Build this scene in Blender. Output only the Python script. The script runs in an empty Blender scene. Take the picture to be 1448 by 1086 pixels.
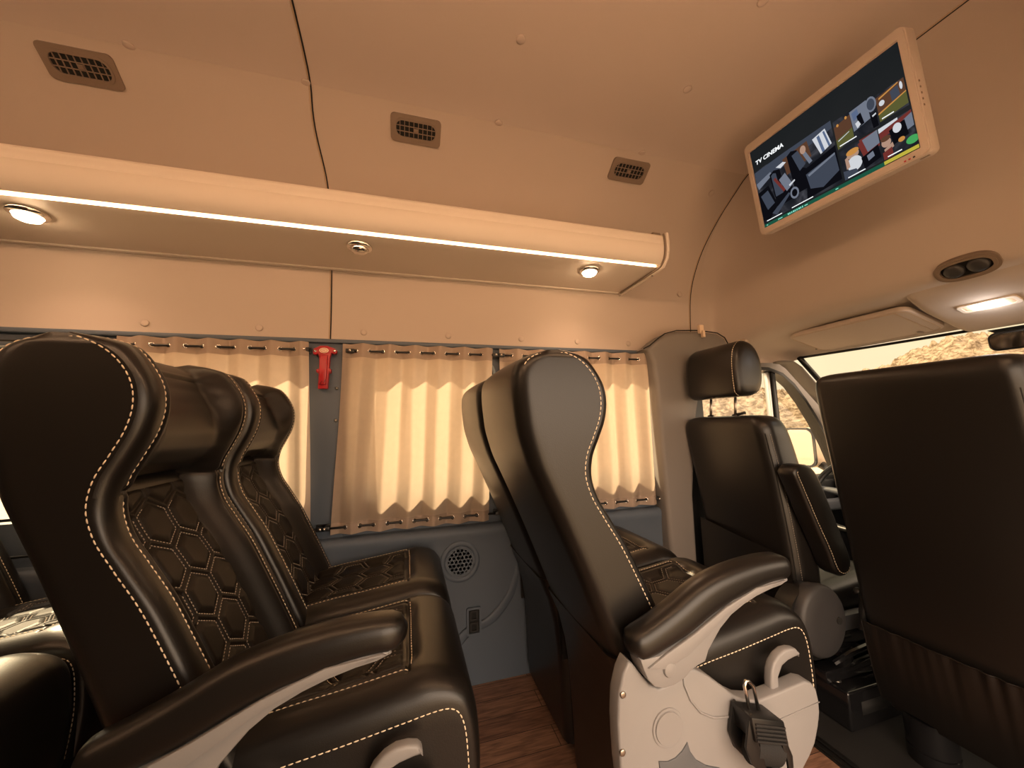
import bpy, bmesh, math, random
import numpy as np
from mathutils import Vector, Matrix
random.seed(7); rng = np.random.default_rng(7)
D = bpy.data; SC = bpy.context.scene; COL = SC.collection
H = 1.0                     # everything is laid out with the eye at z=0 (floor at -1); shifted up by H at the end
# ------------------------------------------------------------------ camera
VX, VY, CC = np.array([2540, 557.]), np.array([575, 605.]), np.array([724, 543.])
FL = math.sqrt(-np.dot(VX-CC, VY-CC))
nrm = lambda v: np.asarray(v, float)/np.linalg.norm(v)
ax = nrm(np.r_[VX-CC, FL]); ay = nrm(np.r_[VY-CC, FL]); az = -np.cross(ax, ay)
if az[1] > 0: az = -az
RW = np.array([ax, ay, az])
cd = D.cameras.new('camera'); cam = D.objects.new('camera', cd); COL.objects.link(cam); SC.camera = cam
cd.sensor_width = 36; cd.sensor_fit = 'HORIZONTAL'; cd.lens = FL/1448*36; cd.clip_start = .01; cd.clip_end = 2000
m = Matrix.Identity(4)
for i in range(3):
    m[i][0] = RW[i, 0]; m[i][1] = -RW[i, 1]; m[i][2] = -RW[i, 2]
m[2][3] = H
cam.matrix_world = m

# ------------------------------------------------------------------ materials
def mat(name, col, rough=.5, metal=0., spec=.5, bump=None, bscale=300, coat=0, noise=0, nscale=8, sheen=0):
    M = D.materials.new(name); M.use_nodes = True; nt = M.node_tree; b = nt.nodes['Principled BSDF']
    b.inputs['Base Color'].default_value = (*col, 1); b.inputs['Roughness'].default_value = rough
    b.inputs['Metallic'].default_value = metal; b.inputs['Specular IOR Level'].default_value = spec
    if coat: b.inputs['Coat Weight'].default_value = coat; b.inputs['Coat Roughness'].default_value = .28 if coat < .4 else .05
    if sheen: b.inputs['Sheen Weight'].default_value = sheen
    tc = nt.nodes.new('ShaderNodeTexCoord')
    if bump:
        n = nt.nodes.new('ShaderNodeTexNoise'); n.inputs['Scale'].default_value = bscale; n.inputs['Detail'].default_value = 3
        nt.links.new(tc.outputs['Object'], n.inputs['Vector'])
        bp = nt.nodes.new('ShaderNodeBump'); bp.inputs['Strength'].default_value = bump; bp.inputs['Distance'].default_value = .002
        nt.links.new(n.outputs['Fac'], bp.inputs['Height']); nt.links.new(bp.outputs['Normal'], b.inputs['Normal'])
    if noise:
        n2 = nt.nodes.new('ShaderNodeTexNoise'); n2.inputs['Scale'].default_value = nscale
        nt.links.new(tc.outputs['Object'], n2.inputs['Vector'])
        mx = nt.nodes.new('ShaderNodeMix'); mx.data_type = 'RGBA'
        mx.inputs[6].default_value = (*[c*(1-noise) for c in col], 1); mx.inputs[7].default_value = (*[min(1, c*(1+noise)) for c in col], 1)
        nt.links.new(n2.outputs['Fac'], mx.inputs[0]); nt.links.new(mx.outputs[2], b.inputs['Base Color'])
    return M
def emis(name, col, s):
    M = D.materials.new(name); M.use_nodes = True; nt = M.node_tree; nt.nodes.clear()
    e = nt.nodes.new('ShaderNodeEmission'); o = nt.nodes.new('ShaderNodeOutputMaterial')
    e.inputs[0].default_value = (*col, 1); e.inputs[1].default_value = s
    nt.links.new(e.outputs[0], o.inputs[0]); return M
MT = dict(
    lining=mat('headliner fabric', (.52, .435, .375), .85, spec=.2, bump=.15, bscale=900, noise=.03, nscale=3),
    ceil=mat('ceiling board', (.57, .48, .425), .85, spec=.2, bump=.15, bscale=900, noise=.03, nscale=3),
    rack=mat('rack plastic', (.76, .67, .58), .5, bump=.05, bscale=700),
    bead=mat('highlight and piping beige', (.50, .37, .26), .6),
    greyp=mat('grey trim plastic', (.085, .108, .142), .55, bump=.1, bscale=900),
    pillar=mat('pillar plastic', (.20, .18, .165), .6, bump=.1, bscale=900),
    leather=mat('black leather', (.0085, .0072, .0065), .36, bump=.12, bscale=520, spec=.42, coat=.2),
    leather2=mat('quilted leather', (.0075, .0055, .0045), .46, bump=.15, bscale=520, spec=.3),
    thread=mat('pale thread', (.75, .62, .46), .7),
    darkthread=mat('grey thread', (.34, .29, .24), .7),
    black=mat('black plastic', (.007, .007, .0075), .4, bump=.1, bscale=500),
    blackm=mat('black painted steel', (.008, .008, .009), .18, coat=.5),
    rubber=mat('black rubber mat', (.009, .009, .010), .75, bump=.3, bscale=400),
    lightgrey=mat('light grey plastic', (.24, .235, .24), .45, bump=.06, bscale=900),
    midgrey=mat('mid grey plastic', (.085, .092, .105), .5, bump=.1, bscale=700),
    recl=mat('recliner cover plastic', (.036, .035, .037), .48, bump=.2, bscale=900),
    vent=mat('vent plastic', (.22, .165, .125), .5),
    dark=mat('duct black', (.006, .006, .006), .8),
    chrome=mat('chrome', (.75, .72, .68), .15, metal=1),
    steel=mat('brushed steel', (.45, .42, .38), .3, metal=1),
    red=mat('red plastic', (.40, .012, .018), .35),
    cream=mat('cream plastic', (.8, .62, .45), .5),
    led=emis('led strip', (1, .62, .33), 17),
    fill_led=emis('added led strip', (1, .57, .305), 50),  # glow of the strip added on the near rack as fill light
    bulb=emis('bulb', (1, .68, .40), 30),
    dome=emis('dome bulb', (1, .97, .95), 7),
    tvframe=mat('tv casing', (.50, .42, .36), .4),
    mirror=mat('mirror glass', (.7, .66, .6), .05, metal=1),
    fabric=None)
def glass(name, tint, rough=.02):
    M = D.materials.new(name); M.use_nodes = True; nt = M.node_tree; nt.nodes.clear()
    t = nt.nodes.new('ShaderNodeBsdfTransparent'); g = nt.nodes.new('ShaderNodeBsdfGlossy'); f = nt.nodes.new('ShaderNodeLayerWeight'); f.inputs[0].default_value = .5; pw = nt.nodes.new('ShaderNodeMath'); pw.operation = 'POWER'; pw.inputs[1].default_value = 5; nt.links.new(f.outputs['Facing'], pw.inputs[0]); md = nt.nodes.new('ShaderNodeMath'); md.operation = 'MULTIPLY_ADD'; md.inputs[1].default_value = .8; md.inputs[2].default_value = .03; nt.links.new(pw.outputs[0], md.inputs[0])
    mx = nt.nodes.new('ShaderNodeMixShader'); o = nt.nodes.new('ShaderNodeOutputMaterial')
    t.inputs[0].default_value = (*tint, 1); g.inputs['Roughness'].default_value = rough
    nt.links.new(md.outputs[0], mx.inputs[0]); nt.links.new(t.outputs[0], mx.inputs[1]); nt.links.new(g.outputs[0], mx.inputs[2])
    nt.links.new(mx.outputs[0], o.inputs[0]); return M
MT['glass'] = glass('window glass', (.95, .96, .95))
def cloth(name, col, tr):
    M = D.materials.new(name); M.use_nodes = True; nt = M.node_tree; nt.nodes.clear()
    d = nt.nodes.new('ShaderNodeBsdfDiffuse'); t = nt.nodes.new('ShaderNodeBsdfTranslucent'); mx = nt.nodes.new('ShaderNodeMixShader')
    o = nt.nodes.new('ShaderNodeOutputMaterial'); tc = nt.nodes.new('ShaderNodeTexCoord'); n = nt.nodes.new('ShaderNodeTexNoise')
    n.inputs['Scale'].default_value = 40; n.inputs['Detail'].default_value = 6
    r = nt.nodes.new('ShaderNodeMix'); r.data_type = 'RGBA'
    r.inputs[6].default_value = (*[c*.88 for c in col], 1); r.inputs[7].default_value = (*col, 1)
    nt.links.new(tc.outputs['Object'], n.inputs['Vector']); nt.links.new(n.outputs['Fac'], r.inputs[0])
    for s in (d, t): nt.links.new(r.outputs[2], s.inputs[0])
    mx.inputs[0].default_value = tr
    nt.links.new(d.outputs[0], mx.inputs[1]); nt.links.new(t.outputs[0], mx.inputs[2]); nt.links.new(mx.outputs[0], o.inputs[0]); return M
MT['fabric'] = cloth('curtain cloth', (.66, .53, .42), .55)
MT['hem'] = cloth('curtain hem cloth', (.46, .36, .29), .18)
# wood floor
def wood():
    M = mat('wood vinyl', (.1, .05, .03), .42, spec=.4); nt = M.node_tree; b = nt.nodes['Principled BSDF']
    tc = nt.nodes.new('ShaderNodeTexCoord'); br = nt.nodes.new('ShaderNodeTexBrick')
    br.inputs['Scale'].default_value = 1; br.inputs['Brick Width'].default_value = .62; br.inputs['Row Height'].default_value = .085
    br.inputs['Mortar Size'].default_value = .0012; br.offset = .37
    br.inputs['Color1'].default_value = (.34, .20, .135, 1); br.inputs['Color2'].default_value = (.21, .115, .08, 1); br.inputs['Mortar'].default_value = (.02, .01, .008, 1)
    nt.links.new(tc.outputs['Object'], br.inputs['Vector'])
    mp = nt.nodes.new('ShaderNodeMapping'); mp.inputs['Scale'].default_value = (4, 45, 4); nt.links.new(tc.outputs['Object'], mp.inputs[0])
    n = nt.nodes.new('ShaderNodeTexNoise'); n.inputs['Scale'].default_value = 3; n.inputs['Detail'].default_value = 8; n.inputs['Distortion'].default_value = .6
    nt.links.new(mp.outputs[0], n.inputs['Vector'])
    rp = nt.nodes.new('ShaderNodeValToRGB'); rp.color_ramp.elements[0].position = .3; rp.color_ramp.elements[0].color = (.45, .4, .38, 1)
    rp.color_ramp.elements[1].position = .7; rp.color_ramp.elements[1].color = (1.25, 1.2, 1.15, 1)
    nt.links.new(n.outputs['Fac'], rp.inputs[0])
    mx = nt.nodes.new('ShaderNodeMix'); mx.data_type = 'RGBA'; mx.blend_type = 'MULTIPLY'; mx.inputs[0].default_value = 1
    nt.links.new(br.outputs['Color'], mx.inputs[6]); nt.links.new(rp.outputs[0], mx.inputs[7]); nt.links.new(mx.outputs[2], b.inputs['Base Color'])
    return M
MT['wood'] = wood()

# ------------------------------------------------------------------ object helpers
def tag(o, label=None, cat=None, group=None, kind=None):
    if label: o['label'] = label
    if cat: o['category'] = cat
    if group: o['group'] = group
    if kind: o['kind'] = kind
    return o
def thing(name, label, cat, loc, group=None):
    o = D.objects.new(name, None); COL.objects.link(o); o.location = loc; o.empty_display_size = .05
    return tag(o, label, cat, group)
def wloc(o):
    v = Vector((0, 0, 0))
    while o: v += o.location; o = o.parent
    return v
class MB:
    """collects shapes (world coordinates) into one mesh"""
    def __init__(s): s.v = []; s.f = []; s.fm = []
    def add(s, v, f, mi=0):
        k = len(s.v); s.v += [tuple(map(float, p)) for p in v]; s.f += [tuple(i+k for i in q) for q in f]; s.fm += [mi]*len(f); return s
    def grid(s, P, closed_u=False, closed_v=False, mi=0, flip=False):
        nu, nv = len(P), len(P[0]); f = []
        for i in range(nu if closed_u else nu-1):
            for j in range(nv if closed_v else nv-1):
                q = (i*nv+j, ((i+1) % nu)*nv+j, ((i+1) % nu)*nv+(j+1) % nv, i*nv+(j+1) % nv)
                f.append(q[::-1] if flip else q)
        return s.add([p for r in P for p in r], f, mi)
    def loft(s, secs, caps=True, mi=0):
        s.grid(secs, closed_v=True, mi=mi); n = len(secs[0])
        if caps:
            for sec, fl in ((secs[0], False), (secs[-1], True)):
                c = np.mean(np.array(sec, float), 0); f = [(i, (i+1) % n, n) for i in range(n)]
                s.add(list(sec)+[c], [q[::-1] for q in f] if fl else f, mi)
        return s
    def bm(s, b, mi=0):
        b.verts.index_update(); s.add([v.co[:] for v in b.verts], [[v.index for v in f.verts] for f in b.faces], mi); b.free(); return s
    def box(s, a, b, bev=0, seg=2, M=None, mi=0):
        a, b = np.minimum(a, b), np.maximum(a, b); bm = bmesh.new(); bmesh.ops.create_cube(bm, size=1)
        for v in bm.verts: v.co = Vector([a[i]+(v.co[i]+.5)*(b[i]-a[i]) for i in range(3)])
        if bev: bmesh.ops.bevel(bm, geom=bm.edges[:], offset=bev, segments=seg, affect='EDGES', profile=.5)
        if M is not None: bm.transform(M)
        return s.bm(bm, mi)
    def prism(s, poly, fn, h0, h1, bev=0, seg=2, mi=0):
        """polygon (a,b) pushed along the third axis from h0 to h1; fn(a,b,h) -> world"""
        bm = bmesh.new(); lo = [bm.verts.new(fn(a, b, h0)) for a, b in poly]; hi = [bm.verts.new(fn(a, b, h1)) for a, b in poly]
        n = len(poly); bm.faces.new(lo[::-1]); top = bm.faces.new(hi)
        for i in range(n): bm.faces.new((lo[i], lo[(i+1) % n], hi[(i+1) % n], hi[i]))
        bmesh.ops.recalc_face_normals(bm, faces=bm.faces[:])
        if bev:
            bot = bm.faces[:1] if False else []
            ed = [e for e in bm.edges if len(e.link_faces) == 2 and abs(e.link_faces[0].normal.dot(e.link_faces[1].normal)) < .6 and any(len(f.verts) == n for f in e.link_faces)]
            bmesh.ops.bevel(bm, geom=ed, offset=bev, segments=seg, affect='EDGES', profile=.5)
        bmesh.ops.triangulate(bm, faces=[f for f in bm.faces if len(f.verts) > 4])
        return s.bm(bm, mi)
    def ring(s, outer, inner, fn, h0, h1, mi=0):
        P = [[fn(*p, h) for p in L] for L, h in ((outer, h0), (inner, h0), (inner, h1), (outer, h1))]
        return s.grid(P, closed_u=True, closed_v=True, mi=mi)
    def tube(s, path, r, n=8, caps=True, mi=0):
        P = np.array(path, float); k = len(P); rr = np.broadcast_to(np.asarray(r, float), (k,)) if np.ndim(r) < 1 or len(np.atleast_1d(r)) == k else r
        secs = []; up = None
        for i in range(k):
            t = nrm(P[min(i+1, k-1)]-P[max(i-1, 0)])
            if up is None: up = np.array([0, 0, 1.]) if abs(t[2]) < .9 else np.array([0, 1., 0])
            a = nrm(np.cross(t, up)); b = np.cross(a, t); up = b
            secs.append([P[i]+rr[i]*(math.cos(2*math.pi*j/n)*a+math.sin(2*math.pi*j/n)*b) for j in range(n)])
        return s.loft(secs, caps, mi)
    def lathe(s, prof, c, axis, n=32, mi=0, sq=(1, 1), xdir=None):
        """profile (r,h) about axis through c"""
        t = nrm(axis); up = np.array(xdir, float) if xdir is not None else (np.array([0, 0, 1.]) if abs(t[2]) < .9 else np.array([1., 0, 0]))
        a = nrm(up-t*np.dot(up, t)); b = np.cross(t, a)
        secs = [[np.array(c)+t*h+r*(sq[0]*math.cos(2*math.pi*j/n)*a+sq[1]*math.sin(2*math.pi*j/n)*b) for j in range(n)] for r, h in prof]
        return s.loft(secs, True, mi)
    def dashes(s, path, nor, r=.0011, dash=.007, gap=.003, lift=.0004, mi=0):
        P = np.array(path, float); N = np.array(nor, float) if np.ndim(nor) == 2 else np.tile(np.array(nor, float), (len(P), 1))
        L = np.r_[0, np.cumsum(np.linalg.norm(np.diff(P, axis=0), axis=1))]
        if L[-1] < dash*.6: return s
        at = lambda q: np.array([np.interp(q, L, P[:, i]) for i in range(3)])
        an = lambda q: nrm(np.array([np.interp(q, L, N[:, i]) for i in range(3)]))
        q = 0
        while q+dash*.6 < L[-1]:
            e = min(q+dash, L[-1]); a, b = at(q), at(e); n = an((q+e)/2)
            t = b-a
            if np.linalg.norm(t) > 1e-5:
                t = nrm(t); w = np.cross(t, n); w = w/(np.linalg.norm(w)+1e-9); mid = (a+b)/2+n*(r*1.15+lift); a = a+n*lift*.2; b = b+n*lift*.2
                V = [a-w*r*.5, a+w*r*.5, at(q+(e-q)*.3)+w*r+n*lift, at(q+(e-q)*.7)+w*r+n*lift, b+w*r*.5, b-w*r*.5, at(q+(e-q)*.7)-w*r+n*lift, at(q+(e-q)*.3)-w*r+n*lift,
                     at(q+(e-q)*.3)+n*(r*1.1+lift), at(q+(e-q)*.7)+n*(r*1.1+lift)]
                F = [(0, 1, 8), (1, 2, 8), (2, 3, 9, 8), (3, 4, 9), (4, 5, 9), (5, 6, 9), (6, 7, 8, 9), (7, 0, 8)]
                s.add(V, F, mi)
            q += dash+gap
        return s
    def build(s, name, mats, parent=None, smooth=True, sharp=None, loc=None):
        V = np.array(s.v, float)
        if parent is not None: o0 = np.array(wloc(parent))
        elif loc is not None: o0 = np.array(loc, float)
        else: o0 = np.array([(V[:, 0].min()+V[:, 0].max())/2, (V[:, 1].min()+V[:, 1].max())/2, V[:, 2].min()])
        me = D.meshes.new(name); me.from_pydata((V-o0).tolist(), [], s.f)
        ms = mats if isinstance(mats, (list, tuple)) else [mats]
        for m_ in ms: me.materials.append(MT[m_] if isinstance(m_, str) else m_)
        me.polygons.foreach_set('material_index', s.fm)
        bm = bmesh.new(); bm.from_mesh(me); bmesh.ops.remove_doubles(bm, verts=bm.verts[:], dist=1e-6); bmesh.ops.recalc_face_normals(bm, faces=bm.faces[:]); bm.to_mesh(me); bm.free()
        if smooth:
            me.polygons.foreach_set('use_smooth', [True]*len(me.polygons))
            if sharp: me.set_sharp_from_angle(angle=math.radians(sharp))
        o = D.objects.new(name, me); COL.objects.link(o)
        if parent is not None: o.parent = parent
        else: o.location = o0
        return o
def struct(o): o['kind'] = 'structure'; return o
def dup(root, dv, label, group=None):
    c = root.copy(); COL.objects.link(c); c.location = Vector(root.location)+Vector(dv); c['label'] = label
    if group: c['group'] = group
    for ch in list(root.children):
        d = ch.copy(); COL.objects.link(d); d.parent = c
        for g in list(ch.children):
            e = g.copy(); COL.objects.link(e); e.parent = d
    return c
def spline(pts, n):
    P = np.array(pts, float); k = len(P); L = np.r_[0, np.cumsum(np.linalg.norm(np.diff(P[:, :2], axis=0), axis=1))]
    T = np.zeros_like(P)
    for i in range(k):
        a, b = max(i-1, 0), min(i+1, k-1); T[i] = (P[b]-P[a])/(L[b]-L[a])
    out = []
    for q in np.linspace(0, L[-1], n):
        i = min(np.searchsorted(L, q, 'right')-1, k-2); h = L[i+1]-L[i]; t = (q-L[i])/h
        out.append((2*t**3-3*t**2+1)*P[i]+(t**3-2*t**2+t)*h*T[i]+(-2*t**3+3*t**2)*P[i+1]+(t**3-t**2)*h*T[i+1])
    return np.array(out)
def sstep(x): x = np.clip(x, 0, 1); return x*x*(3-2*x)
def rrect(w, h, r, n=6):
    """rounded rectangle centred at 0, list of (a,b)"""
    out = []
    for cx, cy, a0 in ((w/2-r, h/2-r, 0), (-w/2+r, h/2-r, 90), (-w/2+r, -h/2+r, 180), (w/2-r, -h/2+r, 270)):
        for i in range(n+1):
            a = math.radians(a0+90*i/n); out.append((cx+r*math.cos(a), cy+r*math.sin(a)))
    return out
XZ = lambda a, b, h: (a, h, b)      # polygon in X,Z pushed along Y
YZ = lambda a, b, h: (h, a, b)
XY = lambda a, b, h: (a, b, h)

# ------------------------------------------------------------------ the setting
YC = .67
PROF = spline([(1.57, .345), (1.566, .5), (1.552, .64), (1.527, .75), (1.48, .865), (1.42, .95), (1.35, 1.02), (1.27, 1.078), (1.21, 1.115), (1.1, 1.134), (.9, 1.147), (.67, 1.15)], 60)
KS = int(np.argmin(abs(PROF[:, 1]-1.115)))          # where side panel and roof panel meet
MIR = lambda P: np.array([[2*YC-p[0], p[1]] for p in P])
def shell(poly, x0, x1, out=.02, nx=30):
    """a lining of real thickness swept along X"""
    P = np.array(poly); T = np.gradient(P, axis=0); N = np.stack([T[:, 1], -T[:, 0]], 1); N /= np.linalg.norm(N, axis=1)[:, None]
    c = np.array([YC, .2]); N *= np.sign(np.sum(N*(P-c), 1))[:, None]; Q = P+N*out
    loop = np.r_[P, Q[::-1]]; mb = MB()
    return mb.loft([[(x, y, z) for y, z in loop] for x in np.linspace(x0, x1, nx)], caps=False).grid([[(x, y, z) for (y, z) in pr] for x in (x0,) for pr in zip(P, Q)]).grid([[(x1, y, z) for (y, z) in pr] for pr in zip(P, Q)])
XR, XS = -2.3, 1.5
struct(shell(PROF[:KS+1], XR, XS).build('wall_left', 'lining', sharp=50))
roof = np.r_[PROF[KS:], MIR(PROF[KS:-1])[::-1]]
ceiling = struct(shell(roof, XR, XS).build('ceiling', 'ceil', sharp=50))
struct(shell(MIR(PROF[:KS+1]), XR, XS).build('wall_right', 'lining', sharp=50))
LEFT = next(o for o in D.objects if o.name == 'wall_left')
# seams of the lining (dark gap, beside it a beige tube put in as its highlight)
def seam(xf, name, parent, pr, r=.0022):
    mb = MB(); mb.tube([(xf(y, z), y-.001*np.sign(y-YC), z-.001) for y, z in pr], r, 6); mb.build(name, 'dark', parent)
    mb = MB(); mb.tube([(xf(y, z)-.005, y-.0005*np.sign(y-YC), z-.0005) for y, z in pr], r*1.15, 6); mb.build('seam_highlight', 'bead', parent)
xf = lambda y, z: -.293-.022*math.exp(-((z-1.06)/.09)**2)
seam(xf, 'panel_seam', LEFT, PROF[:KS+1]); seam(xf, 'panel_seam', ceiling, np.r_[PROF[KS:], MIR(PROF[KS:-1])[::-1]])
xg = lambda y, z: 1.497-.055*sstep((1.12-z)/.5)
seam(xg, 'panel_seam', LEFT, PROF[(PROF[:, 1] > .46) & (np.arange(60) <= KS)], .0025); seam(xg, 'panel_seam', ceiling, np.r_[PROF[KS:], MIR(PROF[KS:-1])[::-1]], .0025)
# round plugs that hold the lining
def plug(P, n, parent, r=.0125):
    MB().lathe([(r*1.12, -.0005), (r*1.1, .002), (r*.98, .0028), (r*.9, .0032), (r*.5, .004), (0.0005, .0042)], P, n, 20).build('trim_plug', 'ceil' if parent is ceiling else 'lining', parent)
def on_prof(z):
    i = int(np.argmin(abs(PROF[:, 1]-z))); t = PROF[min(i+1, 59)]-PROF[max(i-1, 0)]; n = nrm([-t[1], t[0]])
    if n[1] > 0: n = -n
    return PROF[i], n
for x, y in ((.32, .924), (.93, .935), (.94, .66), (.32, 1.205), (.935, 1.205), (-.78, 1.205), (-.32, 1.205), (-.3, .924), (-.3, .66), (.32, .66)):
    z = float(np.interp(y, PROF[::-1, 0], PROF[::-1, 1])); plug((x, y, z), (0, 0, -1), ceiling)
for x in (-.89, -.54, -.17, .17, .5, .78, 1.06): plug((x, 1.567, .39), (0, -1, 0), LEFT, .011)
plug((1.37, 1.543, .66), (0, -1, 0), LEFT); plug((1.37, 1.29, 1.062), (0, -.6, -.8), LEFT, .012)
# window band of the left side: pillars and openings
def rr(x0, x1, z0, z1, r, n=6): return [(a+(x0+x1)/2, b+(z0+z1)/2) for a, b in rrect(x1-x0, z1-z0, r, n)]
WZ0, WZ1 = -.268, .297
BAYS = ((-2.3, -.297, -2.2, -.385), (-.297, .52, -.205, .378), (.52, 1.24, .69, 1.152))
BAND = {}
for i, (x0, x1, w0, w1) in enumerate(BAYS, 1):
    outer = rr(x0, x1, -.43, .36, .0001); inner = rr(w0, w1, WZ0, WZ1, .07)
    BAND[i] = struct(MB().ring(outer, inner, XZ, 1.57, 1.635).build('window_%d' % i, 'greyp', sharp=40))
    MB().ring(rr(w0-.012, w1+.012, WZ0-.012, WZ1+.012, .08), rr(w0+.008, w1-.008, WZ0+.008, WZ1-.008, .062), XZ, 1.62, 1.645).build('window_seal', 'black', BAND[i], sharp=40)
    MB().prism(rr(w0-.01, w1+.01, WZ0-.01, WZ1+.01, .075), XZ, 1.64, 1.644).build('pane', 'glass', BAND[i], smooth=False)
# raised cover of the pillar between the first two windows
struct(MB().prism([(-.372, .345), (-.225, .345), (-.228, -.42), (-.345, -.42)], XZ, 1.5635, 1.575, .004).build('trim_1', 'greyp', sharp=40))
# grey trim channel above the curtains
struct(MB().box((XR, 1.548, .338), (1.17, 1.58, .354), .004).build('trim_2', 'greyp', sharp=40))
# lower side panel with ledge, crease, speaker, socket
prof = spline([(1.572, -.402), (1.54, -.404), (1.528, -.410), (1.524, -.425), (1.53, -.47), (1.534, -.6), (1.536, -.8), (1.536, -1.0)], 40)
low = struct(shell(prof, XR, 1.24, .02).build('wall_left_lower', 'greyp', sharp=60))
# pressed flare at the foot of the panel
fl = [(x, z) for x, z in spline([(.16, -.99), (.17, -.86), (.22, -.80), (.32, -.765), (.40, -.68), (.44, -.58)], 30)]
secs = []
for x, z in fl: secs.append([(x+.0, 1.5365, z+.012), (x+.004, 1.5325, z+.004), (x+.009, 1.531, z-.004), (x+.02, 1.5335, z-.016), (x+.03, 1.538, z-.02)])
MB().loft(secs).build('pressed_crease', 'greyp', low)
sp = np.array([.208, 1.533, -.532]); R0 = .078
t = MB().lathe([(R0, .004), (R0, -.008), (R0-.004, -.011), (R0-.012, -.0115), (R0-.02, -.008), (R0-.0215, -.004)], sp, (0, 1, 0), 48)
spk = thing('wall_speaker', 'round grey loudspeaker in the lower side panel under the middle curtain', 'speaker', sp)
t.build('rim', 'greyp', spk, sharp=50)
MB().lathe([(R0-.018, 0), (R0-.018, -.0045), (.0005, -.0045)], sp, (0, 1, 0), 48).build('backing', 'dark', spk)
gm = MB(); a = .0085
for i in range(-8, 9):
    for j in range(-8, 9):
        x = a*1.9*(i+.5*(j % 2)); z = a*1.65*j
        if math.hypot(x, z) < R0-.028:
            hx = [(sp[0]+x+a*1.097*math.cos(math.radians(60*k+30)), sp[2]+z+a*1.097*math.sin(math.radians(60*k+30))) for k in range(6)]
            hi = [(sp[0]+x+a*.74*math.cos(math.radians(60*k+30)), sp[2]+z+a*.74*math.sin(math.radians(60*k+30))) for k in range(6)]
            gm.ring(hx, hi, XZ, 1.525, 1.5285)
gm.lathe([(R0-.03, -.0045), (R0-.03, -.0075), (R0-.017, -.0075), (R0-.017, -.0045)], sp, (0, 1, 0), 48)
gm.build('grille', 'greyp', spk, sharp=40)
so = thing('wall_socket', 'small black twin power socket low on the grey side panel', 'socket', (.26, 1.53, -.80))
MB().ring(rr(.232, .290, -.815, -.712, .008), rr(.240, .282, -.807, -.720, .004), XZ, 1.538, 1.526).build('frame', 'greyp', so, sharp=40)
MB().prism(rr(.239, .283, -.808, -.719, .004), XZ, 1.538, 1.531).build('face_plate', 'dark', so, sharp=40)
for z in (-.785, -.742): MB().ring(rr(.246, .276, z-.018, z+.018, .004), rr(.251, .271, z-.012, z+.012, .003), XZ, 1.533, 1.5275).build('outlet', 'black', so, sharp=40)
# floors
fl0 = struct(MB().box((XR, -.25, -1.03), (1.225, 1.60, -1.0)).build('floor', 'wood', smooth=False))
struct(MB().box((1.222, -.25, -1.04), (2.75, 1.60, -1.012)).build('floor_cab', 'rubber', smooth=False))
struct(MB().box((1.205, -.25, -1.0), (1.255, 1.55, -.996), .002).box((1.212, -.25, -.997), (1.219, 1.55, -.992), .002).box((1.232, -.25, -.997), (1.24, 1.55, -.991), .002).build('trim_3', 'black', sharp=40))
# right side of the van: low wall behind the seat, open sliding door where the camera stands
YR = 2*YC-1.57
wr = MB()
wr.box((XR, YR-.05, -1.0), (-.06, YR, .36))
wr.box((-.12, YR-.06, -1.0), (-.05, YR+.01, .4)).box((1.30, YR-.06, -1.0), (1.45, YR, .45)).box((1.45, YR-.06, -1.0), (2.75, YR, -.3)).box((XR, YR-.06, .345), (1.5, YR-.021, .36))
struct(wr.build('wall_right_lower', 'midgrey', smooth=False))
struct(MB().box((XR-.04, YR-.06, -1.0), (XR, 1.6, 1.17)).build('wall_back', 'greyp', smooth=False))
# ---- cab: headliner that falls from the high roof to the windscreen
HC = np.array([(1.497, 1.15), (1.53, 1.115), (1.575, 1.0), (1.605, .85), (1.625, .70), (1.643, .575), (1.657, .49), (1.682, .449), (1.73, .428), (1.8, .418), (1.9, .395), (2.0, .368), (2.085, .330)])
hc = spline(HC, 60)
full = np.r_[PROF, MIR(PROF[:-1])[::-1]]
cab = []
for k, (x, hz) in enumerate(hc):
    row = []
    for y, z in full:
        s = (hz-.30)/(1.15-.30); zz = .30+(z-.30)*s if z > .30 else z
        yn = abs(y-YC)/.9; f = sstep((x-1.50)/.30)*(1-sstep((x-1.80)/.25))
        sh = .10*yn**6*f
        yy = YC+(y-YC)*(1-.07*sstep((x-1.6)/.5))
        xb = 0
        cx = x-sh-xb-.05*sstep((x-1.9)/.2)*yn**2
        row.append((cx, yy, zz))
    cab.append(row)
ch = MB().grid(cab); ch.grid([[(x+.02, YC+(y-YC)*1.02, z+.03) for x, y, z in r] for r in cab], flip=True)
hl = struct(ch.build('ceiling_cab', 'lining'))
# raised centre console of the headliner
HCX = lambda x: float(np.interp(x, hc[:, 0], hc[:, 1]))
cp = spline([(1.66, .52), (1.69, .462), (1.72, .431), (1.75, .410), (1.79, .388), (1.85, .3635), (1.95, .335), (2.04, .311), (2.075, .313), (2.09, .338)], 60)
secs = []
for k, (x, z) in enumerate(cp):
    i0, i1 = max(k-1, 0), min(k+1, 59); tt = nrm(cp[i1]-cp[i0]); n = np.array([tt[1], -tt[0]])
    if n[1] > 0 and n[0] > 0: n = -n
    if n[0] > .0 and n[1] > -.2: n = -n
    wdt = .165
    sec = []
    e = .022
    for y, d in ((-wdt-e, 1.6*e), (-wdt-e*.55, .45*e), (-wdt, .08*e), (-wdt+.02, 0), (0, -.001), (wdt-.02, 0), (wdt, .08*e), (wdt+e*.55, .45*e), (wdt+e, 1.6*e)):
        sec.append((x-n[0]*d, YC+y, z-n[1]*d))
    secs.append(sec)
console = struct(MB().grid(secs).build('trim_4', 'lining'))
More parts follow.
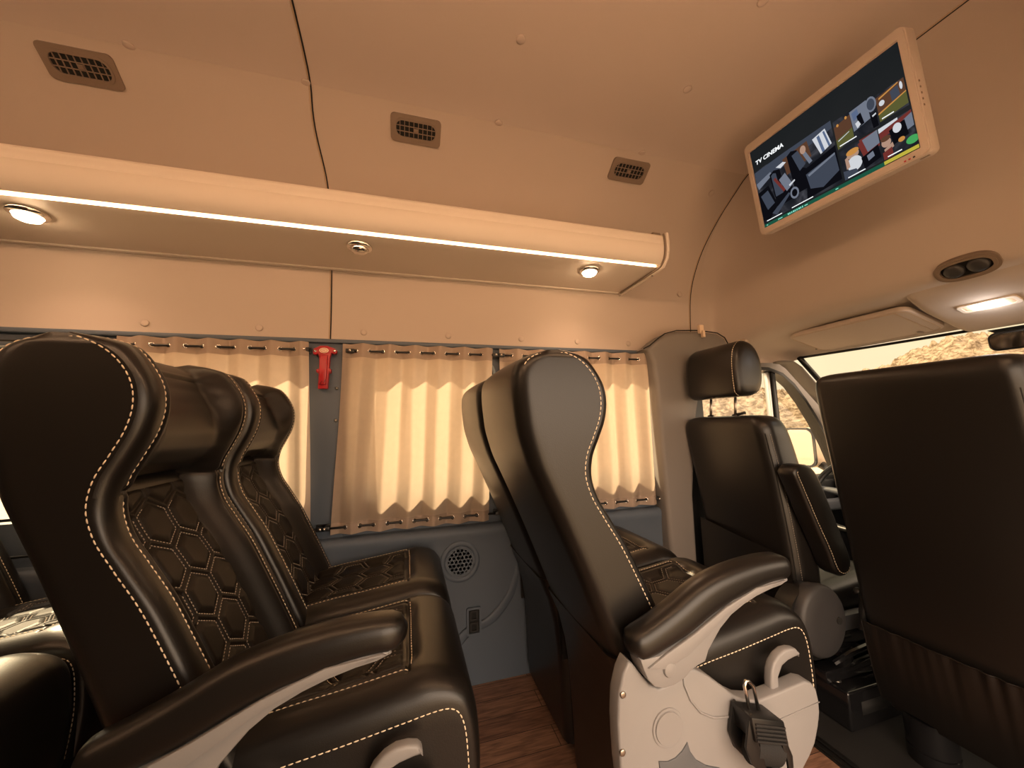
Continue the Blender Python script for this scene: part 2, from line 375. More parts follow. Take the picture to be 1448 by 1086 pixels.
def cons(x, y, off=0):
    z = float(np.interp(x, cp[:, 0], cp[:, 1])); i = int(np.argmin(abs(cp[:, 0]-x))); tt = nrm(cp[i+1]-cp[i-1]); n = np.array([tt[1], 0, -tt[0]])
    if n[2] > 0: n = -n
    return np.array([x, y, z])+n*off, n, np.array([tt[0], 0, tt[1]])
# windscreen with its frame
def wsrow(v, off=0):
    x0, z0 = 2.088, .322; x1, z1 = 2.80, -.30
    return [(x0+(x1-x0)*v-.10*((y-YC)/.85)**2*(1-.2*v)-off*.67, YC+(y-YC)*(1+.06*v), z0+(z1-z0)*v-off*.74) for y in np.linspace(YC-.76, YC+.76, 25)]
ws = struct(MB().grid([wsrow(v) for v in np.linspace(0, 1, 14)]).build('window_4', 'glass'))
fr = MB()
fr.tube(wsrow(.0, .004), .006, 8); fr.tube(wsrow(1.0), .02, 8)
fr.tube([wsrow(v, .004)[-1] for v in np.linspace(0, 1, 14)], .013, 8); fr.tube([wsrow(v, .004)[0] for v in np.linspace(0, 1, 14)], .013, 8)
fr.build('window_seal', 'black', ws)
# black printed area behind the inside mirror
fm = MB(); V = np.linspace(.012, .15, 6); rows = []
for k, v in enumerate(V):
    r = np.array(wsrow(v, .008)); ya = np.linspace(YC+.135-.10*k/5, YC-.25+.06*k/5, 10)
    rows.append([(np.interp(y, r[:, 1], r[:, 0]), y, np.interp(y, r[:, 1], r[:, 2])) for y in ya])
fm.grid(rows); fm.build('printed_band', 'dark', ws)
# windscreen pillars
def apillar(sg):
    mb = MB(); secs = []
    for v in np.linspace(-.12, 1.05, 14):
        r = np.array(wsrow(max(v, 0))); e = r[-1] if sg > 0 else r[0]; e = e+np.array([v*.4 if v < 0 else 0, sg*.012, 0 if v > 0 else -.01])
        w = .035+.018*max(v, 0)
        secs.append([(e[0]-.012+w*.62*math.cos(q)-.024, e[1]+sg*.028+.042*math.sin(q), e[2]-.012-w*.5*math.cos(q)*.4) for q in np.linspace(0, 2*math.pi, 15)[:-1]])
    return mb.loft(secs)
struct(apillar(1).build('trim_5', 'pillar')); struct(apillar(-1).build('trim_6', 'pillar'))
# pillar behind the driver's door
bp = [(1.085, .345), (1.12, .362), (1.16, .392), (1.21, .424), (1.28, .443), (1.42, .45), (1.53, .442), (1.575, .42), (1.595, .385), (1.595, .33), (1.45, .30), (1.412, .22), (1.355, .0), (1.305, -.35), (1.295, -1.0), (1.165, -1.0), (1.155, -.4), (1.142, .18), (1.132, .29), (1.112, .335)]
pl = struct(MB().prism(bp, XZ, 1.478, 1.58, .02, 4).build('trim_7', 'pillar', sharp=35))
MB().tube([(x, 1.4825, z+.003) for x, z in bp[:9]], .0028, 6).build('edge_gap', 'dark', pl)
MB().box((1.285, 1.51, -1.0), (1.43, 1.58, .28), .004).build('door_seal', 'black', pl)
# small bracket where the seam meets the pillar
MB().box((1.405, 1.464, .435), (1.432, 1.482, .478), .004).box((1.412, 1.452, .412), (1.426, 1.470, .448), .003).build('coat_hook', 'cream', pl, sharp=40)
# driver's door with its two lights
arc = [(1.435, -.34), (1.435, .22), (1.455, .27), (1.50, .29), (1.80, .288), (1.93, .285), (2.03, .255), (2.11, .195), (2.19, .10), (2.27, -.02), (2.34, -.15), (2.42, -.34)]
def inset(poly, d):
    P = np.array(poly); n = len(P); out = []
    for i in range(n):
        a = nrm(P[i]-P[i-1]); b = nrm(P[(i+1) % n]-P[i]); nn = np.array([a[1], -a[0]])+np.array([b[1], -b[0]]); nn = nn/np.dot(nn, nn)*2
        out.append(tuple(P[i]+nn*d))
    return out
outer = [(1.40, -.42), (1.40, .25), (1.42, .33), (1.48, .36), (1.80, .36), (1.96, .35), (2.10, .31), (2.20, .23), (2.29, .12), (2.38, -.02), (2.46, -.16), (2.56, -.42)]
door = struct(MB().ring(outer, arc, XZ, 1.555, 1.60).build('door_1', 'pillar', sharp=40))
MB().ring(arc, inset(arc, .018), XZ, 1.545, 1.605).build('window_seal', 'black', door, sharp=40)
mid = inset(arc, .018)
MB().box((1.958, 1.55, -.34), (1.980, 1.60, .262), .004).build('window_post', 'black', door, sharp=40)
MB().box((1.938, 1.562, -.34), (1.956, 1.592, .262), .004).build('window_guide', 'steel', door, sharp=40)
MB().prism(mid, XZ, 1.583, 1.586).build('pane', 'glass', door, smooth=False)
MB().box((1.40, 1.53, -1.0), (2.70, 1.60, -.34), .01).build('door_panel', 'black', door, sharp=40)
MB().box((1.55, 1.49, -.50), (2.35, 1.53, -.44), .015, 3).build('door_rest', 'midgrey', door, sharp=40)
# front bulkhead and footwell
struct(MB().box((2.75, YR, -1.04), (2.80, 1.60, -.3)).build('wall_front', 'rubber', smooth=False))
# ------------------------------------------------------------------ coach seats (modelled where the near seat stands: Y .71 to 1.10)
ST = np.array([(-.235, -.56, -.365, -.575), (-.309, -.391, -.447, -.37), (-.34, -.325, -.475, -.30), (-.375, -.255, -.503, -.235), (-.41, -.198, -.527, -.18), (-.437, -.15, -.552, -.125),
  (-.448, -.108, -.570, -.085), (-.443, -.068, -.583, -.045), (-.426, -.03, -.592, -.01), (-.410, .008, -.597, .03), (-.4035, .045, -.600, .06), (-.408, .08, -.601, .09),
  (-.423, .11, -.598, .116), (-.447, .135, -.585, .137), (-.475, .150, -.558, .151), (-.50, .158, -.531, .158)])
ST = np.array([list(ST[i]) for i in range(len(ST))])
_f = spline(ST[:, :2], 170)
_l = np.r_[0, np.cumsum(np.linalg.norm(np.diff(ST[:, :2], axis=0), axis=1))]; _l /= _l[-1]
_r = spline(np.c_[_l, ST[:, 2:]], 170)        # not arc-uniform in r, so resample below
def chan(c):                                   # smooth channel over normalised front length
    k = len(_l); T = np.gradient(c, _l); q = np.linspace(0, 1, 170); out = []
    for t in q:
        i = min(np.searchsorted(_l, t, 'right')-1, k-2); h = _l[i+1]-_l[i]; u = (t-_l[i])/h
        out.append((2*u**3-3*u**2+1)*c[i]+(u**3-2*u**2+u)*h*T[i]+(-2*u**3+3*u**2)*c[i+1]+(u**3-u**2)*h*T[i+1])
    return np.array(out)
FX, FZ, RX, RZ = (chan(ST[:, i]) for i in range(4))
SL = np.r_[0, np.cumsum(np.hypot(np.diff(FX), np.diff(FZ)))]      # length along the front edge
WS, YS = .195, .905
CZ = [-.60, -.40, -.20, -.12, -.098, -.088, -.078, -.055, -.03, .0, .03, .06, .09, .12, .14, .16]
CV = [.030, .040, .046, .046, .050, .060, .046, .020, .016, .022, .036, .050, .058, .052, .035, .012]
def fdelta(y, z, W):
    a = abs(y); B = .017*np.clip((.165-z)/.03, .25, 1)
    if a > W-.028: return B*math.sqrt(max(0, 1-((a-(W-.028))/.028)**2))
    d = B
    c = float(np.interp(z, CZ, CV))
    if z > -.088: edge, wd = .148, .062
    else: edge, wd = .150, .052
    d -= c*float(sstep((edge-a)/wd))
    d -= .0035*math.exp(-((a-.152)/.0035)**2)*(1 if z < .13 else 0)
    if z < -.088: d -= .004*math.exp(-((a-.098)/.004)**2)
    if abs(z+.088) < .02: d -= .006*math.exp(-((z+.088)/.005)**2)
    return d
def fpt(k, y):
    """front surface of the backrest at station k (float) and lateral y from the seat's middle"""
    K = np.arange(170); fx, fz, rx, rz = (np.interp(k, K, a) for a in (FX, FZ, RX, RZ))
    W = WS-.005*float(sstep((fz-.14)/.02)); d = nrm([fx-rx, fz-rz])
    if fz > .10: d = nrm(d*(1-sstep((fz-.10)/.06)*.75)+np.array([.2, 1])*sstep((fz-.10)/.06)*.75)
    e = fdelta(y*WS/W, fz, WS)
    return np.array([fx+d[0]*e, YS+y, fz+d[1]*e])
YF = np.unique(np.r_[np.linspace(-WS, WS, 61), np.linspace(WS-.03, WS, 14), -np.linspace(WS-.03, WS, 14), np.linspace(.142, .162, 9), -np.linspace(.142, .162, 9)])
def wfac(k): return (WS-.005*float(sstep((FZ[k]-.14)/.02)))/WS
front = [[fpt(k, y*wfac(k)) for y in YF] for k in range(170)]
KH = int(np.argmin(abs(FZ[60:110]+.088)))+60          # crease under the headrest
KH = max(k for k in range(170) if FZ[k] < -.088 and k < 120)
def shell_row(k):
    """side, rounded rear, side: from +W front edge round the back to -W front edge"""
    W = WS*wfac(k); F = np.array([FX[k], FZ[k]]); R = np.array([RX[k], RZ[k]]); L = np.linalg.norm(F-R); d = (F-R)/L; r = min(.040, L*.45); out = []
    for t in np.linspace(0, 1, 8): out.append((W, L+(r-L)*t))
    for q in np.linspace(0, math.pi/2, 8)[1:]: out.append((W-r+r*math.cos(q), r-r*math.sin(q)))
    half = [(a, b) for a, b in out]
    mid = [(y, -.006*(1-(y/(W-r))**2)) for y in np.linspace(W-r, -(W-r), 13)[1:-1]]
    prof = half+mid+[(-a, b) for a, b in half[::-1]]
    return [(R[0]+d[0]*b, YS+a, R[1]+d[1]*b) for a, b in prof]
back = [shell_row(k) for k in range(170)]
def hexes(x0, x1, y0, y1, w):
    """centres of a point-up honeycomb, w = flat to flat"""
    out = []; dy = w*.866; j = 0; y = y0
    while y < y1+dy:
        x = x0-w+(w/2 if j % 2 else 0)
        while x < x1+w: out.append((x, y)); x += w
        y += dy; j += 1
    return out
HW = .090
def hexd(p, cs):
    """distance from p to the nearest cell border (positive inside)"""
    b = min(cs, key=lambda c: (c[0]-p[0])**2+(c[1]-p[1])**2); dx, dy = p[0]-b[0], p[1]-b[1]
    return HW/2-max(abs(dx), abs(dx*.5+dy*.866), abs(dx*.5-dy*.866))
def hexrelief(p, cs):
    d = hexd(p, cs)
    return .0035*float(sstep((d-.007)/.012))-.0028*math.exp(-((d-.0062)/.0022)**2)+.0015*float(sstep((.004-d)/.004))
def hexpath(c, ins, n=6):
    R = (HW/2-ins)/.866; V = [(c[0]+R*math.cos(math.radians(60*k+30)), c[1]+R*math.sin(math.radians(60*k+30))) for k in range(7)]; out = []
    for a, b in zip(V, V[1:]):
        for t in np.linspace(0, 1, n)[:-1]: out.append((a[0]+(b[0]-a[0])*t, a[1]+(b[1]-a[1])*t))
    return out+[V[0]]
def runs(path, inside, fn):
    cur = []
    for p in path:
        if inside(p): cur.append(fn(p))
        else:
            if len(cur) > 2: yield cur
            cur = []
    if len(cur) > 2: yield cur
KP0 = int(np.argmin(abs(FZ[:70]+.50))); KP1 = KH-3
def kat(l): return float(np.interp(l, SL, np.arange(170)))
PW = .097
def pnt_back(y, l, h=0):
    k = kat(l); p = fpt(k, y); a = fpt(k+.6, y)-fpt(k-.6, y); n = nrm(np.cross(np.array([0, 1, 0]), a)); n = n*np.sign(n[0]+1e-9)
    return p+n*h, n
CB = hexes(-.12, .12, SL[KP0]-.1, SL[KP1]+.1, HW)

def passenger_seat(name, label, group, aisle=True):
    t = thing(name, label, 'seat', (-.15, YS, -1.0), group)
    mb = MB().grid(back)
    mb.grid([front[k] for k in range(0, KH+1)])
    bk = mb.build('backrest', 'leather', t, sharp=55)
    hd = MB().grid([front[k] for k in range(KH, 170)]).build('headrest', 'leather', t, sharp=60)
    # quilted middle panel of the back
    nl = 190; ls = np.linspace(SL[KP0], SL[KP1], nl); ys = np.linspace(-PW, PW, 96); rows = []
    for l in ls:
        row = []
        for y in ys:
            edge = min(PW-abs(y), SL[KP1]-l+.004, l-SL[KP0]+.01)
            h = .0012+.004*float(sstep(edge/.012))*(.55)+hexrelief((y, l), CB)*float(sstep(edge/.01))-(.004 if edge < .002 else 0)
            row.append(pnt_back(y, l, h)[0])
        rows.append(row)
    bp_ = MB().grid(rows).build('back_panel', 'leather2', t)
    q = MB()
    for c in CB:
        for run in runs(hexpath(c, .0062, 5), lambda p: abs(p[0]) < PW-.004 and SL[KP0] < p[1] < SL[KP1]-.035, lambda p: pnt_back(p[0], p[1], .0018)):
            q.dashes([r[0] for r in run], [r[1] for r in run], .0009, .0045, .0024)
    q.build('quilt_stitching', 'darkthread', bp_)
    # seams: aisle edge and window edge of the side, inner seam of wings and bolsters
    for sg in (-1, 1):
        s = MB()
        pth = [(FX[k], YS+sg*WS*wfac(k), FZ[k]) for k in range(6, 170)]
        d = [nrm([.35, sg*.8, .1]) for _ in pth]
        pth = [(p[0]-.006*nrm([FX[k]-RX[k], FZ[k]-RZ[k]])[0], p[1], p[2]-.006*nrm([FX[k]-RX[k], FZ[k]-RZ[k]])[1]) for p, k in zip(pth, range(6, 170))]
        top = [((FX[169]*(1-u)+RX[169]*u), YS+sg*WS*wfac(169), FZ[169]-.006) for u in np.linspace(.1, 1, 5)]
        rr_ = []
        for k in range(168, 152, -1):
            d_ = nrm([FX[k]-RX[k], FZ[k]-RZ[k]]); L_ = math.hypot(FX[k]-RX[k], FZ[k]-RZ[k]); r_ = min(.04, .45*L_); q_ = min(.016, .3*L_); W_ = WS*wfac(k)
            rr_.append((RX[k]+d_[0]*q_, YS+sg*(W_-r_+r_*math.sqrt(max(0, 1-((r_-q_)/r_)**2))), RZ[k]+d_[1]*q_))
        s.dashes(pth[:-4]+rr_[5:], (0, sg, 0), .0011, .0078, .0032)
        s.build('edge_stitching', 'thread', bk)
    for sg in (-1, 1):
        s = MB(); h = MB()
        pth = [fpt(k, sg*.158) for k in range(10, KH-1)]
        s.dashes(pth, [nrm(np.cross(np.array([0, 1, 0]), np.array(pth[min(i+1, len(pth)-1)])-np.array(pth[max(i-1, 0)])))*1 for i in range(len(pth))], .0010, .0072, .003)
        pth = [fpt(k, sg*.158*wfac(k)) for k in range(KH+3, 166)]
        nn = [nrm(np.cross(np.array([0, 1, 0]), np.array(pth[min(i+1, len(pth)-1)])-np.array(pth[max(i-1, 0)]))) for i in range(len(pth))]
        h.dashes(pth, nn, .0010, .0072, .003)
        s.build('bolster_stitching', 'thread', bk); h.build('wing_stitching', 'thread', hd)
    # cushion
    SP = spline([(-.36, -.540), (-.2, -.514), (-.1, -.503), (0, -.490), (.05, -.4835), (.078, -.484), (.096, -.494), (.108, -.518), (.114, -.56), (.116, -.62), (.108, -.70)], 110)
    T = np.gradient(SP, axis=0); N = np.stack([-T[:, 1], T[:, 0]], 1); N /= np.linalg.norm(N, axis=1)[:, None]
    LS = np.r_[0, np.cumsum(np.hypot(*np.diff(SP, axis=0).T))]
    L0 = float(np.interp(-.30, SP[:60, 0], LS[:60])); L1 = float(np.interp(.02, SP[:60, 0], LS[:60]))
    lat = lambda l, A: np.interp(l, LS, A)
    def coff(y, l):
        a = abs(y); x = lat(l, SP[:, 0]); z = lat(l, SP[:, 1]); B = .046*(1-.55*float(sstep((l-L1-.03)/.10)))
        o = B*math.sqrt(max(0, 1-max(0, (a-(WS-.055))/.055)**2)) if a > WS-.055 else B
        if l < L1+.012:
            o -= .014*float(sstep((.135-a)/.05))-.004*float(sstep((.1-a)/.1)); o -= .004*math.exp(-((a-.135)/.0035)**2)
        else: o -= (.014*float(sstep((.135-a)/.05))-.004*float(sstep((.1-a)/.1)))*(1-float(sstep((l-L1-.012)/.03)))
        o -= .004*math.exp(-((l-L1-.012)/.004)**2)*(a < .15)
        return o
    def cpt(y, l, h=0):
        n = np.array([lat(l, N[:, 0]), lat(l, N[:, 1])]); n = n/np.linalg.norm(n); o = coff(y, l)+h
        return np.array([lat(l, SP[:, 0])+n[0]*o, YS+y, lat(l, SP[:, 1])+n[1]*o]), np.array([n[0], 0, n[1]])
    lc = np.unique(np.r_[LS[::1], np.linspace(L1, L1+.025, 12)])
    cm = MB().grid([[cpt(y, l)[0] for y in np.unique(np.r_[YF, .135-.004, .135+.004, -.131, -.139])] for l in lc])
    for sg in (-1, 1):
        cm.grid([[(lat(l, SP[:, 0]), YS+sg*WS, lat(l, SP[:, 1])+(min(-.70, lat(l, SP[:, 1])-.001)-lat(l, SP[:, 1]))*u) for u in np.linspace(0, 1, 8)] for l in lc])
    cu = cm.build('seat_cushion', 'leather', t, sharp=60)
    CC_ = hexes(-.15, .15, L0-.1, L1+.1, HW); PC = .128
    rows = []
    for l in np.linspace(L0, L1, 190):
        row = []
        for y in np.linspace(-PC, PC, 120):
            e = min(PC-abs(y), L1-l+.004, l-L0+.01)
            row.append(cpt(y, l, .001+.0025*float(sstep(e/.012))+hexrelief((y, l), CC_)*float(sstep(e/.01))-(.004 if e < .002 else 0))[0])
        rows.append(row)
    cp_ = MB().grid(rows).build('cushion_panel', 'leather2', t)
    q = MB()
    for c in CC_:
        for run in runs(hexpath(c, .0062, 5), lambda p: abs(p[0]) < PC-.004 and L0 < p[1] < L1-.004, lambda p: cpt(p[0], p[1], .0018)):
            q.dashes([r[0] for r in run], [r[1] for r in run], .0009, .0045, .0024)
    q.build('quilt_stitching', 'darkthread', cp_)
    for sg in (-1, 1):
        s = MB()
        pth = [(lat(l, SP[:, 0])-.0*0, YS+sg*(WS+.0002), lat(l, SP[:, 1])-.0) for l in np.linspace(LS[8], LS[-1], 90)]
        pth = [(p[0]-lat(l, N[:, 0])*.007, p[1], p[2]-lat(l, N[:, 1])*.007) for p, l in zip(pth, np.linspace(LS[8], LS[-1], 90))]
        s.dashes(pth, (0, sg, 0), .0011, .0076, .003); s.build('seam_stitching', 'thread', cu); s = MB()
        pr_ = [cpt(sg*.142, l) for l in np.linspace(L0, L1+.012, 60)]; s.dashes([p[0] for p in pr_], [p[1] for p in pr_], .001, .007, .003)
        s.build('top_stitching', 'thread', cu)
    s = MB(); pr_ = [cpt(y, L1+.018) for y in np.linspace(-.13, .13, 30)]
    s.dashes([p[0] for p in pr_], [p[1] for p in pr_], .0009, .0065, .003); s.build('front_stitching', 'thread', cu)
    # frame under the cushion
    mb = MB().box((-.33, YS-.185, -.735), (.075, YS+.185, -.69), .01)
    mb.box((-.31, YS-.16, -.74), (-.27, YS+.16, -.56), .012)
    mb.build('seat_frame', 'blackm', t, sharp=40)
    for x0, x1 in ((-.325, -.27), (-.01, .055)):
        MB().box((x0, YS-.145, -1.0), (x1, YS+.145, -.725), .012).build('leg', 'black', t, sharp=40)
    # lower skirt of the back
    MB().loft([[(x+a, YS+b, z) for a, b in rrect(.09, .386, .035)] for x, z in ((-.365, -.48), (-.335, -.55), (-.318, -.62), (-.308, -.70), (-.303, -.80), (-.300, -.93), (-.298, -.96))]).build('back_skirt', 'leather', t, sharp=50)
    if aisle: aisle_side(t)
    return t
def aisle_side(t):
    Y0, dx = .66, -.813
    sh = lambda L: [(a+dx, b) for a, b in L]
    # armrest pad: swept oval with a lifted blunt nose
    ctr = spline([(.408, -.425), (.45, -.4135), (.515, -.39), (.60, -.352), (.70, -.329), (.76, -.323), (.795, -.324), (.815, -.329)], 34); secs = []
    for k, (x, z) in enumerate(ctr):
        i0, i1 = max(k-1, 0), min(k+1, 33); tt = nrm(ctr[i1]-ctr[i0]); n = np.array([-tt[1], tt[0]]); u = k/33
        e = 1-.0*u; er = math.sqrt(max(0.02, 1-max(0, (u-.93)/.075)**2)) if u > .93 else (math.sqrt(max(.05, 1-((.05-u)/.055)**2)) if u < .05 else 1)
        w, h = .060*er, (.052+.016*math.sin(math.pi*min(1, u*1.1)))*er
        secs.append([(x+dx+n[0]*b, .665+a, z+n[1]*b) for a, b in rrect(w, h, min(w, h)*.42, 5)])
    ar = MB().loft(secs).build('armrest', 'leather', t, sharp=60)
    sup = [(.418, -.436), (.424, -.455), (.432, -.474), (.446, -.489), (.466, -.495), (.488, -.494), (.512, -.487), (.528, -.476), (.545, -.470), (.563, -.466), (.572, -.448), (.584, -.435), (.605, -.413), (.635, -.392), (.67, -.377), (.705, -.366), (.742, -.358), (.772, -.354), (.793, -.347), (.792, -.342), (.75, -.343), (.70, -.347), (.64, -.365), (.58, -.392), (.52, -.418), (.46, -.437)]
    sm = MB().prism(sh(sup), XZ, .640, .685, .004, 2)
    ridge = [(.432, -.452), (.47, -.46), (.52, -.445), (.57, -.418), (.62, -.388), (.68, -.366), (.74, -.3505), (.785, -.3455), (.78, -.343), (.70, -.348), (.62, -.373), (.54, -.409), (.47, -.435)]
    sm.prism(sh(ridge), XZ, .6355, .642, .002, 2)
    sp_ = sm.build('armrest_support', 'lightgrey', ar, sharp=40)
    MB().lathe([(.0135, .001), (.0135, -.002), (.012, -.0045), (.006, -.006), (.0005, -.0062)], (.478+dx, .640, -.463), (0, 1, 0), 24).build('pivot_cap', 'lightgrey', ar, sharp=40)
    cov = [(.405, -.446), (.413, -.452), (.428, -.472), (.447, -.496), (.466, -.5065), (.491, -.503), (.510, -.490), (.522, -.4845), (.552, -.488), (.584, -.508), (.612, -.530), (.640, -.553), (.665, -.567), (.704, -.577), (.77, -.572), (.832, -.566), (.852, -.573), (.863, -.588), (.867, -.611), (.866, -.635), (.858, -.660), (.844, -.690), (.826, -.71), (.80, -.733), (.76, -.757), (.70, -.777), (.62, -.79), (.52, -.795), (.44, -.785), (.40, -.755), (.384, -.70), (.376, -.62), (.375, -.547), (.380, -.50), (.392, -.465)]
    cm = MB().prism(sh(cov), XZ, .658, .692, .005, 3)
    co = cm.build('side_cover', 'lightgrey', t, sharp=40)
    # raised right half, round dish, dark emblem plate and fixings
    half = [(.625, -.56), (.665, -.575), (.704, -.5845), (.77, -.5795), (.83, -.574), (.848, -.58), (.857, -.592), (.860, -.612), (.858, -.636), (.85, -.66), (.836, -.69), (.80, -.724), (.755, -.748), (.70, -.768), (.65, -.776), (.62, -.70), (.605, -.62), (.60, -.575), (.585, -.53), (.60, -.535)]
    MB().tube([(.522+dx, .6575, -.489), (.523+dx, .6572, -.51), (.535+dx, .6572, -.54), (.556+dx, .6572, -.566), (.585+dx, .6572, -.582), (.62+dx, .6572, -.588), (.66+dx, .6574, -.588)], .0022, 6).tube([(.70+dx, .6575, -.628), (.76+dx, .6572, -.622), (.82+dx, .6572, -.617), (.866+dx, .6575, -.613)], .0012, 6).build('moulded_ridge', 'lightgrey', co)
    MB().lathe([(.0335, -.001), (.0335, .0005), (.031, .0012), (.0295, .0005), (.0285, .004), (.0005, .004)], (.480+dx, .6572, -.576), (0, -1, 0), 40).lathe([(.034, -.0005), (.0335, .0012), (.030, .0018), (.028, .0006), (.026, -.0002), (.0005, -.0004)], (.480+dx, .657, -.576), (0, -1, 0), 40).build('round_dish', 'lightgrey', co, sharp=50)
    emb = [(.455, -.627), (.475, -.632), (.492, -.630), (.508, -.622), (.521, -.610), (.526, -.628), (.538, -.645), (.56, -.66), (.59, -.672), (.62, -.70), (.60, -.735), (.55, -.75), (.49, -.745), (.462, -.70)]
    MB().prism(sh(emb), XZ, .6555, .66, .002, 2).build('recess_plate', 'midgrey', co, sharp=40)
    for x, z in ((.388, -.50), (.381, -.595)): MB().lathe([(.006, 0), (.006, -.002), (.004, -.0028), (.0005, -.0028)], (x+dx+.0, .6585, z), (0, 1, 0), 16).build('screw', 'steel', co)
    # recline lever
    lev = [(.752, -.590), (.774, -.590), (.776, -.553), (.789, -.534), (.806, -.527), (.826, -.5235), (.838, -.5225), (.8425, -.5275), (.841, -.517), (.834, -.508), (.819, -.504), (.80, -.504), (.782, -.511), (.766, -.524), (.757, -.54), (.753, -.56)]
    MB().prism(sh(lev), XZ, .670, .690, .005, 3).build('recline_lever', 'lightgrey', t, sharp=40)
    # belt buckle and its holder
    bu = thing_part('belt_buckle', t)
    prof_ = [(.622, -.552), (.704, -.578), (.712, -.60), (.722, -.648), (.716, -.682), (.700, -.688), (.64, -.660), (.622, -.645), (.612, -.61)]
    for y0, y1 in ((.650, .655), (.612, .617)): MB().prism(sh([(.628, -.56), (.636, -.556), (.641, -.60), (.652, -.63), (.660, -.665), (.652, -.668), (.625, -.64), (.614, -.61)]), XZ, y0, y1, .001).prism(sh([(.700, -.58), (.707, -.584), (.714, -.625), (.724, -.65), (.722, -.688), (.713, -.69), (.71, -.655), (.701, -.63)]), XZ, y0, y1, .001).build('side_plate', 'black', bu, sharp=40)
    MB().prism(sh([(.626, -.556), (.704, -.580), (.711, -.626), (.632, -.602)]), XZ, .606, .655, .003).build('top_plate', 'black', bu, sharp=40)
    rb = MB()
    for k in range(5): rb.prism(sh([(.633, -.567-.007*k), (.7025, -.5885-.007*k), (.7028, -.592-.007*k), (.6333, -.5705-.007*k)]), XZ, .6035, .607)
    rb.build('ribs', 'rubber', bu, sharp=40)
    MB().lathe([(.030, -.033), (.030, .033)], (.676+dx, .633, -.637), nrm([.92, 0, -.29]), 28, sq=(1, .72)).build('webbing', 'rubber', bu, sharp=40)
    MB().prism(sh([(.655, -.672), (.715, -.694), (.716, -.686), (.656, -.664)]), XZ, .608, .652, .001).build('base_plate', 'black', bu, sharp=40)
    MB().prism(sh([(.672, -.676), (.704, -.6865), (.704, -.6905), (.672, -.680)]), XZ, .605, .609, .0008).build('maker_plate', 'lightgrey', bu, sharp=40)
    MB().tube([(.650+dx, .632, -.568), (.644+dx, .632, -.53), (.642+dx, .632, -.520), (.646+dx, .632, -.512), (.654+dx, .632, -.514), (.664+dx, .632, -.525), (.672+dx, .632, -.572)], .0035, 8).build('tongue_loop', 'chrome', bu)
def thing_part(name, t):
    o = D.objects.new(name, None); COL.objects.link(o); o.parent = t; o.empty_display_size = .03; return o
GS = 'quilted black coach seats'
near = passenger_seat('passenger_seat', 'black winged coach seat nearest the camera with honeycomb quilting and aisle armrest', GS)
plain = dup(near, (0, .415, 0), 'quilted black coach seat by the middle curtain, beside the nearest seat and without armrest', GS)
for c in list(plain.children):
    if c.name.split('.')[0] in ('armrest', 'side_cover', 'recline_lever', 'belt_buckle'):
        for g in list(c.children): D.objects.remove(g)
        D.objects.remove(c)
PITCH = .813
dup(near, (PITCH, 0, 0), 'black coach seat seen from behind with grey side cover and open belt buckle', GS)
dup(plain, (PITCH, 0, 0), 'black coach seat between the curtains, half hidden behind the aisle seat ahead', GS)
dup(near, (-PITCH, 0, 0), 'coach seat at the left edge of the photo, behind the nearest seat', GS)
dup(plain, (-PITCH, 0, 0), 'rearmost coach seat by the side window, its quilted cushion at the left edge', GS)
# ------------------------------------------------------------------ luggage rack with its lights
RK = [(1.556, .640), (1.27, .643), (1.245, .6425), (1.243, .650), (1.232, .650), (1.230, .6455), (1.218, .653), (1.206, .672), (1.199, .695), (1.198, .712), (1.201, .722), (1.199, .727), (1.198, .738), (1.200, .744), (1.199, .752), (1.203, .760), (1.212, .762), (1.219, .755), (1.22, .70), (1.25, .664), (1.53, .66), (1.545, .70), (1.538, .715), (1.556, .66)]
RX0, RX1 = -2.2, 1.012
def rack(mirror, x1, label):
    fy = (lambda y: 2*YC-y) if mirror else (lambda y: y)
    t = thing('luggage_rack', label, 'luggage rack', (0, fy(1.4), .64))
    MB().prism([(fy(y), z) for y, z in RK], YZ, RX0, x1).build('shelf', 'rack', t, sharp=28)
    MB().box((RX0, fy(1.2425), .6395), (x1-.02, fy(1.2375), .6465), .001, 1).build('light_strip', 'led', t, smooth=False)
    MB().box((RX0, fy(1.556), .634), (x1-.01, fy(1.536), .642), .003).build('rear_rail', 'rack', t, sharp=40)
    if mirror: MB().box((RX0, fy(1.2005), .688), (x1-.02, fy(1.1965), .708), .001, 1).build('added_light_strip', 'fill_led', t, smooth=False)  # unseen strip, added to brighten the ceiling and the far rack face
    if not mirror:
        end = [(1.562, .626), (1.262, .629), (1.225, .634), (1.198, .662), (1.188, .695), (1.187, .735), (1.190, .768), (1.225, .775), (1.25, .70), (1.54, .69)]
        e = MB().prism(end, YZ, x1, x1+.014, .004, 2).build('end_cap', 'rack', t, sharp=40)
        rim = spline([(1.53, .634), (1.262, .637), (1.23, .642), (1.206, .664), (1.196, .695), (1.195, .735), (1.199, .765)], 30)
        MB().tube([(x1-.004, y, z) for y, z in rim], .0042, 6).build('edge_gasket', 'vent', e)
        for y, z in ((1.45, .633), (1.30, .634), (1.196, .69)): MB().lathe([(.005, 0), (.005, .003), (.0005, .004)], (x1+.006, y, z-.004), (0, -.4 if z > .65 else 0, -1), 12).build('screw', 'chrome', e)
        MB().box((x1-.035, 1.225, .75), (x1+.004, 1.26, .785), .004).build('support_bracket', 'vent', t, sharp=40)
    return t
rack(False, RX1, 'long cream luggage rack above the curtains with a glowing light strip')
rack(True, 1.15, 'unseen cream luggage rack on the near side wall, added for the light of its strips')  # out of view; added so its strips light the ceiling and far rack
